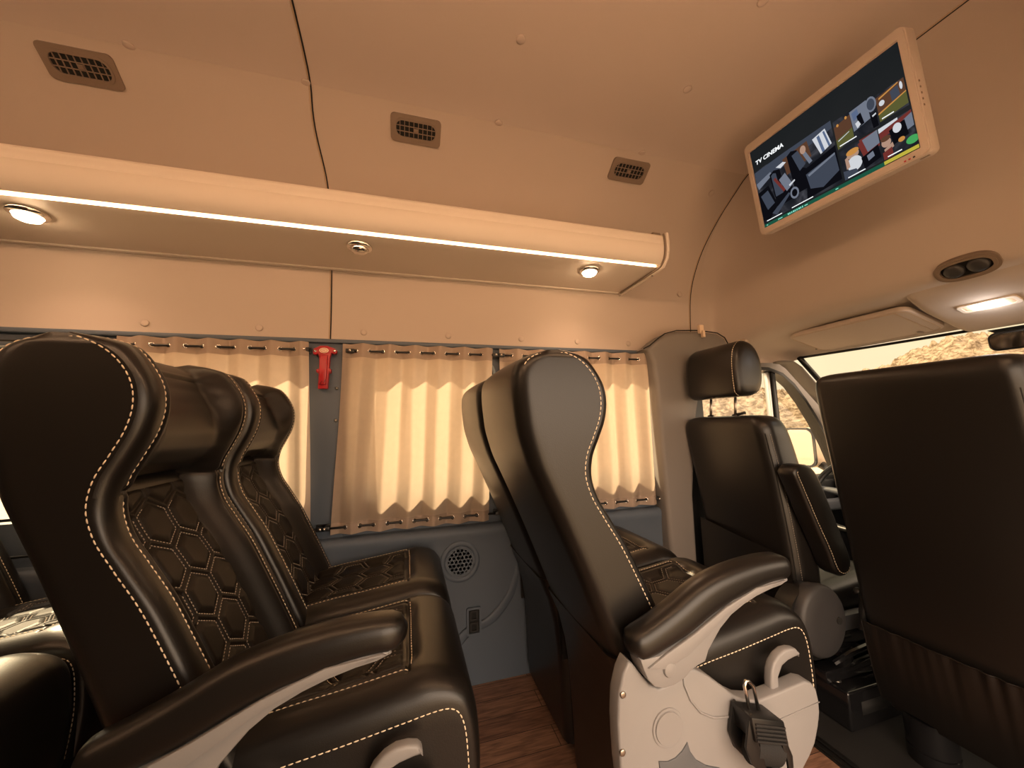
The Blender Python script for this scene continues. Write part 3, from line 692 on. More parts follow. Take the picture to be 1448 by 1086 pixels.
def spot(x, label, on):
    c = (x, 1.333, .640)
    t = thing('spotlight', label, 'spotlight', c, 'spotlights under the luggage rack')
    MB().lathe([(.043, .002), (.043, -.004), (.039, -.008), (.031, -.0095), (.028, -.006)], c, (0, 0, 1), 36).build('bezel', 'chrome', t, sharp=50)
    MB().lathe([(.029, .0), (.029, -.012), (.026, -.019), (.017, -.0235), (.0005, -.025)], c, (0, 0, 1), 32).build('lens', 'bulb' if on else 'chrome', t, sharp=60)
    if on:
        l = D.lights.new('lamp', 'SPOT'); l.energy = 3.5; l.color = (1, .62, .38); l.spot_size = math.radians(140); l.spot_blend = .8; l.shadow_soft_size = .025
        o = D.objects.new('spot_lamp', l); COL.objects.link(o); o.location = (0, 0, -.03); o.parent = t
for x, lb, on in ((-1.05, 'lit round spotlight at the left end of the luggage rack', True), (-.165, 'unlit chrome spotlight in the middle of the luggage rack', False), (.735, 'lit round spotlight near the right end of the luggage rack', True)): spot(x, lb, on)
# ------------------------------------------------------------------ air vents in the slope of the lining
def on_y(y):
    i = int(np.argmin(abs(PROF[:, 0]-y))); t = nrm(PROF[i+1]-PROF[i-1]); return PROF[i], t
vp, vt = on_y(1.272); vn = np.array([-vt[1], vt[0]]); vn = vn if vn[1] < 0 else -vn
if vt[1] < 0: vt = -vt
VF = lambda a, b, h: (a, vp[0]+vt[0]*b+vn[0]*h, vp[1]+vt[1]*b+vn[1]*h)
def vent(x, label):
    t = thing('air_vent', label, 'air vent', (x, vp[0], vp[1]), 'air vents above the luggage rack')
    R_ = lambda w, h, r: [(x+a, b) for a, b in rrect(w, h, r)]
    MB().ring(R_(.176, .088, .014), R_(.150, .062, .026), VF, -.004, .0055).build('frame', 'vent', t, sharp=50)
    MB().ring(R_(.152, .064, .028), R_(.138, .050, .022), VF, -.004, .0075).build('inner_rim', 'vent', t, sharp=50)
    MB().prism(R_(.146, .058, .024), VF, -.004, .001).build('duct', 'dark', t, smooth=False)
    g = MB()
    for b in (-.0085, .0085): g.box((-.071, b-.0011, .0015), (.071, b+.0011, .0055))
    for a in np.linspace(-.056, .056, 8): g.box((a-.0011, -.027, .0012), (a+.0011, .027, .0045))
    g.box((-.008, -.006, .004), (.008, .006, .008), .002)
    g.v = [VF(x+p[0], p[1], p[2]) for p in g.v]; g.build('grille', 'vent', t, smooth=False)
for x, lb in ((-.925, 'left air vent, the largest in view, above the left end of the rack'), (.025, 'middle air vent in the lining, right of the roof seam'), (.913, 'rightmost and smallest-looking air vent, near the television')): vent(x, lb)
# ------------------------------------------------------------------ curtains on rods
def curtain(x0t, x1t, x0b, x1b, n, label, seed, zt=.333, zb=-.384):
    t = thing('curtain', label, 'curtain', ((x0t+x1t)/2, 1.505, zb), 'pleated beige window curtains')
    r = np.random.default_rng(seed); ph = r.uniform(-.5, .5, n*2+4); wob = r.uniform(-1, 1, (n*2+4, 3))
    def pt(u, v, h=0):
        s = u*n*2; k = int(s); f = s-k; w = 1-v
        lean = .22*(np.interp(s, np.arange(len(ph)), wob[:, 0])*math.sin(math.pi*v)+.5*np.interp(s, np.arange(len(ph)), wob[:, 1])*math.sin(2*math.pi*v))
        q = s+lean; tri = math.asin(.93*math.sin(math.pi*q))/1.195
        A = .0155*(1+.3*np.interp(s, np.arange(len(ph)), ph)*math.sin(math.pi*v))
        x = (x0t+(x1t-x0t)*u)*w+(x0b+(x1b-x0b)*u)*v
        uu = u+lean*.14/(n*2); x = (x0t+(x1t-x0t)*uu)*w+(x0b+(x1b-x0b)*uu)*v
        return (x, 1.535+A*tri+.002*math.sin(math.pi*v)+h, zt+(zb-zt)*v)
    nu = n*22
    MB().grid([[pt(u, v) for v in np.linspace(0, 1, 60)] for u in np.linspace(0, 1, nu)]).build('fabric', 'fabric', t)
    MB().grid([[pt(u, v, -.0012) for v in np.linspace(-.002, .075, 6)] for u in np.linspace(0, 1, nu)]).build('top_hem', 'hem', t)
    MB().grid([[pt(u, v, -.0012) for v in np.linspace(.945, 1.002, 5)] for u in np.linspace(0, 1, nu)]).build('bottom_hem', 'hem', t)
    for v, nm in ((.038, 't'), (.968, 'b')):
        for k in range(1, n*2):
            u = (k+(.0 if True else 0))/(n*2); P = np.array(pt(u, v)); Q = np.array(pt(u+.15/(n*2), v))-np.array(pt(u-.15/(n*2), v)); Q = nrm([Q[0], Q[1], 0]); nn = np.array([-Q[1], Q[0], 0])
            g = MB(); rows = []
            for a in np.linspace(0, 2*math.pi, 13)[:-1]:
                c = P+math.cos(a)*.0072*Q+math.sin(a)*.0072*np.array([0, 0, 1]); e = math.cos(a)*Q+math.sin(a)*np.array([0, 0, 1.])
                rows.append([c+.0026*(math.cos(b)*e+math.sin(b)*nn) for b in np.linspace(0, 2*math.pi, 7)[:-1]])
            g.grid(rows, closed_u=True, closed_v=True).build('eyelet', 'chrome', t)
    return t
curtain(-.945, -.362, -.935, -.333, 6, 'beige curtain with eyelets partly behind the nearest seats', 3)
curtain(-.242, .358, -.267, .328, 6, 'middle beige curtain between the red hammer and the aisle seat ahead', 4)
curtain(.388, 1.142, .388, 1.138, 7, 'right beige curtain beside the driver partition pillar', 5)
def rod(x0, x1, z, label, z1=None):
    t = thing('curtain_rod', label, 'curtain rod', ((x0+x1)/2, 1.535, z), 'slim black curtain rods'); z1 = z if z1 is None else z1
    MB().tube([(x, 1.535, z+(z1-z)*(x-x0)/(x1-x0)) for x in np.linspace(x0, x1, 12)], .0042, 8).build('rod', 'black', t)
    for x, zz in ((x0, z), (x1, z1)):
        MB().box((x-.016, 1.527, zz-.008), (x+.016, 1.556, zz+.008), .003).box((x-.02, 1.552, zz-.012), (x+.02, 1.560, zz+.012), .003).build('bracket', 'black', t, sharp=40)
        MB().lathe([(.0055, 0), (.0055, -.004), (.0005, -.006)], (x, 1.527, zz), (0, 1, 0), 12).build('screw', 'chrome', t)
zt, zb = .333-.717*.038, .333-.717*.968
rod(-2.1, -.375, zt, 'black curtain rod above the left window'); rod(-2.1, -.30, zb, 'black curtain rod below the left window')
rod(-.215, .372, zt, 'black curtain rod above the middle window'); rod(-.285, .372, zb, 'black curtain rod below the middle window')
rod(.395, 1.145, zt, 'black curtain rod above the right window'); rod(.395, 1.15, zb, 'black curtain rod below the right window')
for i, z in enumerate((.16, .035)):
    tag(MB().lathe([(.006, 0), (.006, -.005), (.0035, -.008), (.0005, -.009)], (-.264, 1.5637, z), (0, 1, 0), 14).build('press_stud', 'steel'), 'small metal stud beside the middle curtain, '+('upper' if i == 0 else 'lower')+' of two', 'stud', 'studs beside the middle curtain')
# ------------------------------------------------------------------ emergency hammer
hm = thing('emergency_hammer', 'red emergency hammer in its red holder on the window pillar', 'hammer', (-.305, 1.548, .15))
ho = [(-.347, .297), (-.343, .311), (-.332, .316), (-.322, .322), (-.296, .322), (-.284, .317), (-.271, .313), (-.262, .304), (-.264, .292), (-.274, .290), (-.282, .294), (-.287, .275), (-.288, .235), (-.281, .230), (-.281, .218), (-.289, .214), (-.291, .155), (-.325, .155), (-.324, .214), (-.331, .218), (-.331, .230), (-.323, .235), (-.324, .275), (-.328, .290), (-.336, .285), (-.344, .288)]
hb = MB().prism(ho, XZ, 1.53, 1.552, .004, 2).build('holder', 'red', hm, sharp=40)
MB().prism([(-.321, .285), (-.292, .285), (-.296, .17), (-.319, .17)], XZ, 1.520, 1.535, .004, 2).build('hammer_handle', 'red', hm, sharp=40)
MB().lathe([(.0165, .0), (.0165, -.003), (.014, -.0045), (.0005, -.0045)], (-.307, 1.531, .303), (0, 1, 0), 28, sq=(.62, 1)).build('oval_label', 'cream', hm, sharp=40)
MB().tube([(-.307+.0115*math.cos(a), 1.5262, .303+.0062*math.sin(a)) for a in np.linspace(0, 2*math.pi, 24)], .0009, 5).box((-.313, 1.5258, .3022), (-.301, 1.5266, .3038)).build('label_print', 'red', hm)
for x, z in ((-.338, .300), (-.270, .302)): MB().lathe([(.005, 0), (.005, -.002), (.0005, -.003)], (x, 1.531, z), (0, 1, 0), 14).build('screw', 'chrome', hm)
MB().box((-.332, 1.527, .219), (-.324, 1.545, .229), .002).box((-.289, 1.527, .219), (-.281, 1.545, .229), .002).build('clip', 'red', hm, sharp=40)
MB().tube([(-.316, 1.5195, .17), (-.309, 1.5195, .184), (-.302, 1.5195, .176), (-.297, 1.5195, .19)], .0011, 5).build('pull_tab_print', 'dark', hm)
# ------------------------------------------------------------------ television
TL, TR, BR, BL = (np.array(p) for p in ((1.2237, .9904, 1.0248), (1.2276, .5221, 1.0081), (1.2863, .5346, .6697), (1.2824, 1.0029, .6864)))
tx = nrm((TR-TL)+(BR-BL)); ty = nrm((BL-TL)+(BR-TR)); ty = nrm(ty-tx*np.dot(tx, ty)); tn = np.cross(tx, ty)
if tn[0] > 0: tn = -tn                     # towards the passengers
TC = (TL+TR+BR+BL)/4; tw, th = (np.linalg.norm(TR-TL)+np.linalg.norm(BR-BL))/2, (np.linalg.norm(BL-TL)+np.linalg.norm(BR-TR))/2
TF = lambda a, b, h: TC+tx*a+ty*b+tn*h
tv = thing('television', 'flat television in a tan casing hanging from the roof, showing TV CINEMA', 'television', TC+ty*th/2)
SX0, SX1, SY0, SY1 = -.2165, .2158, -.1415, .149
MB().prism(rrect(tw, th, .016), TF, -.042, -.004, .006, 3).build('casing', 'tvframe', tv, sharp=40)
MB().ring(rrect(tw, th, .018), [(a+(SX0+SX1)/2, b+(SY0+SY1)/2) for a, b in rrect(SX1-SX0, SY1-SY0, .002)], TF, -.006, .0).ring(rrect(tw-.006, th-.006, .016), [(a+(SX0+SX1)/2, b+(SY0+SY1)/2) for a, b in rrect(SX1-SX0+.004, SY1-SY0+.004, .003)], TF, -.004, .003).build('bezel', 'tvframe', tv, sharp=40)
mt = MB()
for a in (-.13, .13): mt.v += [tuple(TF(a+p[0], p[1], p[2])) for p in []]
mb = MB().box((-.06, -.10, -.062), (.06, .10, -.042), .004); mb.v = [tuple(TF(*p)) for p in mb.v]; mb.build('back_plate', 'black', tv, sharp=40)
MB().tube([TF(0, 0, -.055), (1.40, .86, .93), (1.60, .95, 1.04)], .014, 10).build('ceiling_arm', 'black', tv)
mb = MB()
for k in range(5): mb.box((tw/2-.004, -.02+.016*k, -.012), (tw/2+.0012, -.015+.016*k, -.009))
mb.box((tw/2-.012, th/2-.004, -.02), (tw/2-.03, th/2+.001, -.014)); mb.v = [tuple(TF(*p)) for p in mb.v]; mb.build('side_button', 'vent', tv, smooth=False)
for k, (a, mm) in enumerate(((.050, 'red'), (.041, 'red'), (.032, 'black'))):
    mb = MB().box((tw/2-a-.0022, th/2-.0095, .0), (tw/2-a+.0022, th/2-.0055, .0036)); mb.v = [tuple(TF(*p)) for p in mb.v]; mb.build('indicator_mark', mm, tv, smooth=False)
def pic(name, seed, cols, s, scale=9, dist=2.0, stretch=(1, 1, 1)):
    M = D.materials.new(name); M.use_nodes = True; nt = M.node_tree; nt.nodes.clear()
    tc = nt.nodes.new('ShaderNodeTexCoord'); mp = nt.nodes.new('ShaderNodeMapping'); mp.inputs['Location'].default_value = (seed*3.1, seed*1.7, seed); mp.inputs['Scale'].default_value = stretch
    n = nt.nodes.new('ShaderNodeTexNoise'); n.inputs['Scale'].default_value = scale; n.inputs['Detail'].default_value = 4; n.inputs['Distortion'].default_value = dist
    r = nt.nodes.new('ShaderNodeValToRGB'); r.color_ramp.interpolation = 'LINEAR'
    while len(r.color_ramp.elements) < len(cols): r.color_ramp.elements.new(.5)
    for e, (p, c) in zip(r.color_ramp.elements, cols): e.position = p; e.color = (*c, 1)
    em = nt.nodes.new('ShaderNodeEmission'); em.inputs[1].default_value = s; o = nt.nodes.new('ShaderNodeOutputMaterial')
    nt.links.new(tc.outputs['Object'], mp.inputs[0]); nt.links.new(mp.outputs[0], n.inputs['Vector']); nt.links.new(n.outputs['Fac'], r.inputs[0]); nt.links.new(r.outputs[0], em.inputs[0]); nt.links.new(em.outputs[0], o.inputs[0]); return M
scr = MB().add([TF(SX0, SY0, -.003), TF(SX1, SY0, -.003), TF(SX1, SY1, -.003), TF(SX0, SY1, -.003)], [(0, 1, 2, 3)]).build('screen', pic('screen dark', 1, [(.3, (.010, .012, .013)), (.7, (.016, .017, .018))], .8, 3, 0), tv, smooth=False)
U = lambda u, v: (SX0+(SX1-SX0)*u, SY0+(SY1-SY0)*v)
def quad(name, u0, v0, u1, v1, m_, h=-.0024):
    a, b = U(u0, v0); c, d = U(u1, v1); return MB().add([TF(a, b, h), TF(c, b, h), TF(c, d, h), TF(a, d, h)], [(0, 1, 2, 3)]).build(name, m_, scr, smooth=False)
dk = (.004, .005, .008); gb = (.055, .062, .085); br_ = (.075, .03, .02); wh = (.5, .52, .58)
E_ = lambda n_, c_, k_=.8: emis(n_, c_, k_)
PM = [pic('picture ground', 2, [(.3, (.006, .007, .010)), (.5, (.016, .017, .022)), (.7, (.05, .05, .06))], .9, 14, 1.2), E_('picture black', (.004, .004, .006)), E_('picture slate', (.05, .06, .085)), E_('picture steel', (.16, .18, .23)), E_('picture white', (.62, .64, .68)), E_('picture amber', (.55, .25, .06)), E_('picture brown', (.10, .045, .025)), E_('picture red', (.16, .03, .025)), E_('picture skin', (.42, .26, .19)), E_('picture olive', (.10, .10, .03)), E_('picture blue', (.10, .14, .24))]
def picture(u0, v0, u1, v1, shapes):
    mb = MB()
    def put(pts, k, h): mb.add([TF(*U(u0+(u1-u0)*a, v0+(v1-v0)*b), h) for a, b in pts], [tuple(range(len(pts)))], k)
    put([(0, 0), (1, 0), (1, 1), (0, 1)], 0, -.0025)
    for i_, (k, pts) in enumerate(shapes): put(pts, k, -.0024+.00004*i_)
    return mb.build('picture', PM, scr, smooth=False)
def blob(cx, cy, rx, ry, n=14, a0=0): return [(cx+rx*math.cos(2*math.pi*q/n+a0), cy+ry*math.sin(2*math.pi*q/n+a0)) for q in range(n)]
seat = lambda x, y, w, h: [(x, y), (x+w*.25, y-h*.06), (x+w*.55, y), (x+w*.62, y+h*.45), (x+w, y+h*.62), (x+w*.96, y+h), (x+w*.1, y+h)]
picture(.003, .27, .596, .94, [(2, [(0, .02), (.45, .0), (1, 0), (1, .12), (.5, .2), (0, .3)]), (6, [(.40, .10), (.72, .06), (.74, .34), (.42, .40)]), (4, [(.78, .10), (.93, .06), (.97, .34), (.84, .40)]), (10, [(.83, .11), (.86, .1), (.89, .38), (.86, .39)]), (10, [(.90, .09), (.92, .085), (.955, .35), (.935, .36)]), (3, [(0, .24), (.22, .17), (.24, .24), (.02, .36)]), (4, [(.30, .16), (.40, .14), (.44, .18), (.36, .22)]), (1, seat(.20, .22, .26, .62)), (2, seat(.22, .25, .12, .40)), (3, [(.31, .40), (.40, .34), (.47, .60), (.38, .66)]), (7, [(.24, .34), (.27, .32), (.37, .62), (.34, .64)]), (1, seat(.46, .10, .24, .70)), (2, [(.52, .14), (.60, .12), (.66, .40), (.58, .46)]), (3, [(.64, .20), (.68, .19), (.74, .42), (.70, .44)]), (8, blob(.66, .16, .035, .07)), (1, [(.66, .48), (1, .40), (1, .95), (.60, .98)]), (2, [(.64, .58), (.98, .50), (.99, .80), (.80, .92), (.66, .84)]), (3, [(.66, .60), (.98, .50), (.98, .53), (.67, .64)]), (1, [(.0, .42), (.16, .38), (.24, .80), (.10, .98), (0, .95)]), (2, [(.03, .50), (.14, .46), (.20, .74), (.09, .80)]), (3, blob(.47, .76, .055, .10)), (1, blob(.47, .76, .035, .065)), (2, [(.14, .90), (.40, .70), (.42, .73), (.20, .97)]), (4, [(.42, .58), (.50, .54), (.505, .565), (.43, .61)])])
picture(.606, .305, .845, .61, [(9, [(0, .62), (.42, .52), (.42, .86), (0, .98)]), (6, [(0, .2), (.42, .1), (.42, .54), (0, .66)]), (5, blob(.10, .20, .03, .05)), (5, blob(.32, .12, .03, .05)), (3, [(.42, .04), (.82, .0), (.84, .62), (.44, .72)]), (10, [(.46, .12), (.60, .08), (.62, .34), (.48, .40)]), (1, [(.56, .30), (.66, .26), (.70, .64), (.58, .68)]), (4, [(.50, .50), (.58, .46), (.62, .62), (.53, .68)]), (3, blob(.90, .22, .12, .24)), (2, blob(.90, .22, .085, .18)), (1, [(.84, .56), (.98, .5), (.98, .98), (.86, .98)]), (4, [(.88, .58), (.97, .55), (.97, .60), (.89, .63)]), (4, [(.05, .70), (.34, .60), (.34, .62), (.05, .73)])])
picture(.848, .325, .99, .585, [(6, [(0, .1), (1, .0), (1, .5), (0, .72)]), (5, [(.1, .16), (.8, .02), (.8, .06), (.1, .22)]), (2, [(.50, .18), (.78, .12), (.80, .48), (.52, .56)]), (4, blob(.18, .38, .10, .10)), (4, blob(.88, .20, .05, .14)), (9, [(0, .72), (1, .48), (1, .92), (0, 1)]), (5, [(0, .68), (1, .46), (1, .50), (0, .74)])])
picture(.606, .632, .825, .94, [(7, [(.55, 0), (1, 0), (1, .5), (.6, .6)]), (3, [(.62, .05), (1, 0), (1, .42), (.70, .5)]), (8, blob(.34, .30, .16, .16)), (5, blob(.34, .22, .17, .10)), (4, blob(.34, .62, .20, .24)), (8, [(.12, .34), (.2, .3), (.22, .66), (.12, .70)]), (7, [(.50, .10), (.58, .06), (.66, .5), (.58, .56)]), (2, [(.02, .70), (.36, .80), (.40, 1), (.02, 1)]), (1, [(.52, .58), (.96, .44), (.98, .86), (.56, .96)]), (3, [(.66, .60), (.82, .55), (.84, .72), (.68, .78)])])
picture(.83, .63, .993, .945, [(4, [(0, .02), (.6, 0), (.6, .16), (0, .24)]), (7, [(.0, .16), (1, 0), (1, .2), (0, .36)]), (3, [(.74, .16), (1, .08), (1, .46), (.80, .5)]), (1, [(.30, .24), (.78, .16), (.82, .62), (.36, .70)]), (4, blob(.54, .28, .13, .14)), (8, blob(.16, .52, .15, .14)), (6, blob(.16, .40, .16, .08)), (8, [(.06, .70), (.34, .6), (.36, .74), (.08, .84)]), (5, blob(.60, .66, .10, .07)), (7, [(.0, .78), (.3, .72), (.3, 1), (0, 1)])])
quad('menu_bar', .0, .958, .83, .998, emis('screen green', (.012, .085, .05), .8)); quad('notice_bar', .827, .957, .995, .99, emis('screen yellow', (.50, .42, .05), .8), -.0018)
a, b = U(.975, .89); MB().prism([(a+.013*math.cos(q), b+.0105*math.sin(q)) for q in np.linspace(0, 2*math.pi, 25)[:-1]], TF, -.0022, -.0016).build('round_badge', emis('badge green', (.06, .36, .10), .8), scr, smooth=False)
wht = emis('screen white', (.85, .87, .88), .9); teal = emis('screen teal', (.25, .7, .55), .8)
def text(s, u, v, size, mm, name, par, h=-.0012, bold=0):
    cu = D.curves.new(name, 'FONT'); cu.body = s; cu.size = size; cu.extrude = .0002; cu.offset = bold; cu.space_character = 1.02
    o = D.objects.new(name, cu); COL.objects.link(o); bpy.context.view_layer.update()
    dg = bpy.context.evaluated_depsgraph_get(); me = D.meshes.new_from_object(o.evaluated_get(dg)); D.objects.remove(o)
    P = [v_.co[:] for v_ in me.vertices]; F = [tuple(p.vertices) for p in me.polygons]; D.meshes.remove(me)
    a, b = U(u, v); return MB().add([TF(a+p[0]+.12*p[1], b-p[1], h+p[2]) for p in P], F).build(name, mm, par, smooth=False)
text('TV CINEMA', .032, .200, .0195, wht, 'screen_title', scr, bold=.0006)
for k, (u, w) in enumerate(((.02, .004), (.12, .012), (.33, .008), (.545, .006))):
    quad('caption_line', u, .974, u+w*3, .984, teal, -.0018)
for u, v, w in ((.03, .925, .13), (.24, .925, .16), (.62, .575, .10), (.86, .56, .06), (.63, .925, .10), (.85, .925, .07)): quad('caption_line', u, v, u+w, v+.010, wht, -.0018)
for k in range(9): quad('caption_mark', .20+.014*k, .968, .20+.014*k+(.008 if k % 3 else .011), .988, teal, -.0018)
# ------------------------------------------------------------------ overhead switch pod, dome lamp, inside mirror, sun visors
c, n, tdir = (lambda i: (np.array([hc[i][0], .664, hc[i][1]]), np.array([(hc[i+1]-hc[i-1])[1], 0, -(hc[i+1]-hc[i-1])[0]]), np.array([(hc[i+1]-hc[i-1])[0], 0, (hc[i+1]-hc[i-1])[1]])))(int(np.argmin(abs(hc[:, 1]-.452)))); n = nrm(n); n = n if n[2] < 0 else -n; tdir = nrm(tdir); PF = lambda a, b, h: c+np.array([0, 1, 0])*a+tdir*b+n*h
pod = thing('overhead_switch_pod', 'oval overhead pod with two round knobs in front of the television', 'switch', c)
sup = lambda w, h, e=2.6: [(w/2*np.sign(math.cos(q))*abs(math.cos(q))**(2/e), h/2*np.sign(math.sin(q))*abs(math.sin(q))**(2/e)) for q in np.linspace(0, 2*math.pi, 41)[:-1]]
MB().ring(sup(.142, .080), sup(.118, .056), PF, -.01, .006).ring(sup(.128, .066), sup(.112, .052), PF, -.01, .0095).build('surround', 'vent', pod, sharp=50)
MB().prism(sup(.122, .06), PF, -.008, .0015).build('base_plate', 'dark', pod, sharp=40)  # black colour stands in for the shadow inside the surround
for a in (-.026, .026):
    k = MB().lathe([(.0235, .0), (.0235, .006), (.021, .011), (.014, .0135), (.0005, .014)], PF(a, 0, .001), n, 28).build('knob', 'recl', pod, sharp=60)
    MB().lathe([(.0022, 0), (.0022, .001), (.0004, .0012)], PF(a*.8, .012, .0125), n, 10).build('knob_mark', 'cream', k)
c2, n2, td2 = cons(1.852, .70); td2 = nrm(td2); DF = lambda a, b, h: c2+np.array([0, 1, 0])*a+td2*b+n2*h
dl = thing('dome_lamp', 'lit white dome lamp ahead of the overhead pod', 'dome lamp', c2)
MB().ring(rrect(.132, .052, .012), rrect(.112, .036, .008), DF, -.006, .006).build('surround', 'rack', dl, sharp=45)
MB().prism(rrect(.08, .034, .008), DF, -.004, .0055, .002, 2).build('lens', 'dome', dl, sharp=40)
for a in (-.047, .047): MB().prism([(a+x, y) for x, y in rrect(.016, .034, .004)], DF, -.004, .0055, .0015).build('end_switch', 'cream', dl, sharp=40)
ld = D.lights.new('dome', 'POINT'); ld.energy = .35; ld.color = (1, .96, .92); ld.shadow_soft_size = .03; lo = D.objects.new('dome_light', ld); COL.objects.link(lo); lo.parent = dl; lo.location = n2*.03
mi = thing('interior_mirror', 'dark-rimmed interior rear-view mirror at the top of the windscreen', 'mirror', (2.02, .66, .21))
mo = nrm([-1, -.05, -.1]); ma = nrm(np.cross([0, 0, 1], mo)); mu = np.cross(mo, ma); MF = lambda a, b, h: np.array([2.015, .66, .252])+ma*a+mu*b+mo*h
MB().prism(rrect(.235, .066, .022, 8), MF, -.022, 0, .006, 3).build('housing', 'black', mi, sharp=40)
MB().prism(rrect(.221, .053, .018, 8), MF, -.002, .0012).build('mirror_glass', 'mirror', mi, smooth=False)
MB().tube([MF(0, .0, -.02), MF(0, .03, -.06), (2.105, .66, .315)], .011, 10).build('stem', 'black', mi)
def visor(y0, y1, label, group='fabric sun visors'):
    t = thing('sun_visor', label, 'sun visor', (1.9, (y0+y1)/2, .36), group)
    P0 = np.array([1.78, 0, .3985]); P1 = np.array([2.012, 0, .3385]); a = P1-P0; L = np.linalg.norm(a); a /= L; nn = np.array([a[2], 0, -a[0]])
    VFn = lambda u, y, h: P0+a*u+np.array([0, y, 0])+nn*h
    rim = rr(0, L, y0, y1, .035, 8)
    MB().prism(rim, VFn, -.014, .008, .006, 3).build('panel', 'lining', t, sharp=40)
    MB().tube([VFn(u+.0, y, .0085) for u, y in rr(.008, L-.008, y0+.008, y1-.008, .03, 8)]+[VFn(.008+.03*0, y0+.04, .0085)], .0012, 5).build('edge_piping', 'bead', t)
    MB().lathe([(.017, .006), (.017, .0095), (.013, .011), (.0005, .011)], VFn(L-.012, y0+.075, 0), nn, 24, sq=(1, .55)).build('clip_recess', 'vent', t)
    MB().tube([VFn(L*.9, y1-.005, -.004), VFn(L*.96, y1+.03, -.012), VFn(L, y1+.045, -.02)], .006, 8).build('hinge_rod', 'black', t)
visor(.868, 1.318, "driver's beige sun visor folded up above the windscreen"); visor(.02, .47, 'passenger side beige sun visor folded up, outside the photo on the right')
# seat belt anchor on the pillar above the driver's window
bm_ = thing('belt_anchor', 'beige belt anchor cover above the front side window', 'anchor', (1.62, 1.47, .39))
MB().lathe([(.035, .0), (.034, -.012), (.026, -.02), (.0005, -.023)], (1.66, 1.462, .375), (-.2, 1, .5), 28, sq=(1.2, 1)).build('cover', 'lining', bm_)
MB().lathe([(.010, 0), (.010, -.008), (.0005, -.010)], (1.655, 1.442, .366), (-.2, 1, .5), 18).build('bolt', 'chrome', bm_)
# ------------------------------------------------------------------ cab seats
def rsec(xr, z, d, yc, w, r, tilt=0, n=6, crown=.0):
    """rounded section: rear face at xr, depth d forward, width w"""
    return [(xr+d/2+a - crown*(1-(2*b/w)**2)*(a < 0), yc+b, z+tilt*(a)) for a, b in rrect(d, w, r, n)]
def sloft(st, n, f):
    S = spline(st, n); return [f(*s) for s in S]
dr = thing('driver_seat', "black leather driver's seat with separate headrest, seen from behind", 'seat', (1.5, 1.275, -.893))
# stations: z, rear x, depth, centre y, width, corner radius
st = [(-.74, 1.335, .12, 1.245, .40, .04), (-.60, 1.325, .14, 1.245, .42, .05), (-.40, 1.310, .15, 1.25, .425, .05), (-.22, 1.295, .155, 1.265, .435, .05), (-.10, 1.283, .15, 1.278, .44, .05), (-.04, 1.276, .14, 1.28, .435, .05), (-.008, 1.279, .125, 1.28, .415, .05), (.010, 1.290, .10, 1.28, .37, .045), (.017, 1.312, .05, 1.28, .28, .024)]
bk = MB().loft(sloft(st, 70, lambda z, x, d, yc, w, r: rsec(x, z, d, yc, w, min(r, d*.49), .0, 7))).build('backrest', 'leather', dr, sharp=60)
sm = MB(); S = spline(st, 70)
for pth in ([(x+.012, yc-w/2+.014-.0, z) for z, x, d, yc, w, r in S[6:62]],): sm.tube([(p[0]-.0, p[1]-.002, p[2]) for p in pth], .0016, 5)
sm.build('edge_seam', 'dark', bk)
MB().dashes([(x+.026, yc-w/2+.003, z) for z, x, d, yc, w, r in S[8:62]], (-.5, -1, 0), .0007, .005, .003).build('edge_stitching', 'darkthread', bk)
# low map pocket
MB().grid([[(1.312-.010*math.sin(math.pi*u)-.006+.03*(-.40-z)*.08, 1.245+.205*(1-2*u), z+(.06 if False else 0)-(.05*u if k == 0 else 0)) for u in np.linspace(0, 1, 20)] for k, z in enumerate((-.44, -.52, -.60, -.70))]).build('map_pocket', 'leather', bk)
hs = [(1.157, .6), (1.16, .82), (1.168, .95), (1.185, 1), (1.30, 1.0), (1.42, 1.0), (1.437, .95), (1.446, .82), (1.449, .6)]
hprof = [(1.277, .115), (1.274, .17), (1.276, .24), (1.290, .295), (1.325, .327), (1.365, .322), (1.400, .29), (1.418, .24), (1.420, .18), (1.405, .125), (1.375, .100), (1.33, .094), (1.295, .097)]
hp = spline(hprof+[hprof[0]], 40)[:-1]; hc_ = np.array([1.345, .21])
MBh = MB().loft([[(hc_[0]+(p[0]-hc_[0])*s, y, hc_[1]+(p[1]-hc_[1])*s) for p in hp] for y, s in hs])
hd = MBh.build('headrest', 'leather', dr, sharp=70)
MB().dashes([(hc_[0]+(p[0]-hc_[0])*1.0, 1.178, hc_[1]+(p[1]-hc_[1])*1.0) for p in np.vstack([hp, hp[:1]])], [(p[0]-hc_[0], -.08, p[1]-hc_[1]) for p in np.vstack([hp, hp[:1]])], .001, .007, .003).build('edge_stitching', 'thread', hd)
MB().lathe([(.018, 0), (.018, .008), (.0005, .012)], (1.33, 1.447, .17), (0, 1, 0), 20).build('side_button', 'black', hd)
for y in (1.365, 1.235): MB().tube([(1.342, y, .11), (1.330, y, .012)], .0055, 10).build('headrest_post', 'steel', dr)
for y in (1.365, 1.235): MB().lathe([(.013, 0), (.013, .010), (.009, .014), (.0005, .014)], (1.331, y, .010), (0, 0, 1), 16).build('post_collar', 'black', dr)
MB().tube([(1.33, 1.225, .022), (1.335, 1.19, .028)], .006, 8).build('release_button', 'black', dr)
ap = [(1.272, -.186), (1.285, -.168), (1.305, -.160), (1.335, -.160), (1.360, -.17), (1.385, -.20), (1.43, -.31), (1.475, -.43), (1.495, -.49), (1.49, -.525), (1.468, -.543), (1.44, -.545), (1.415, -.525), (1.39, -.46), (1.345, -.36), (1.295, -.24)]
apS = [tuple(p) for p in spline(ap+[ap[0]], 48)[:-1]]
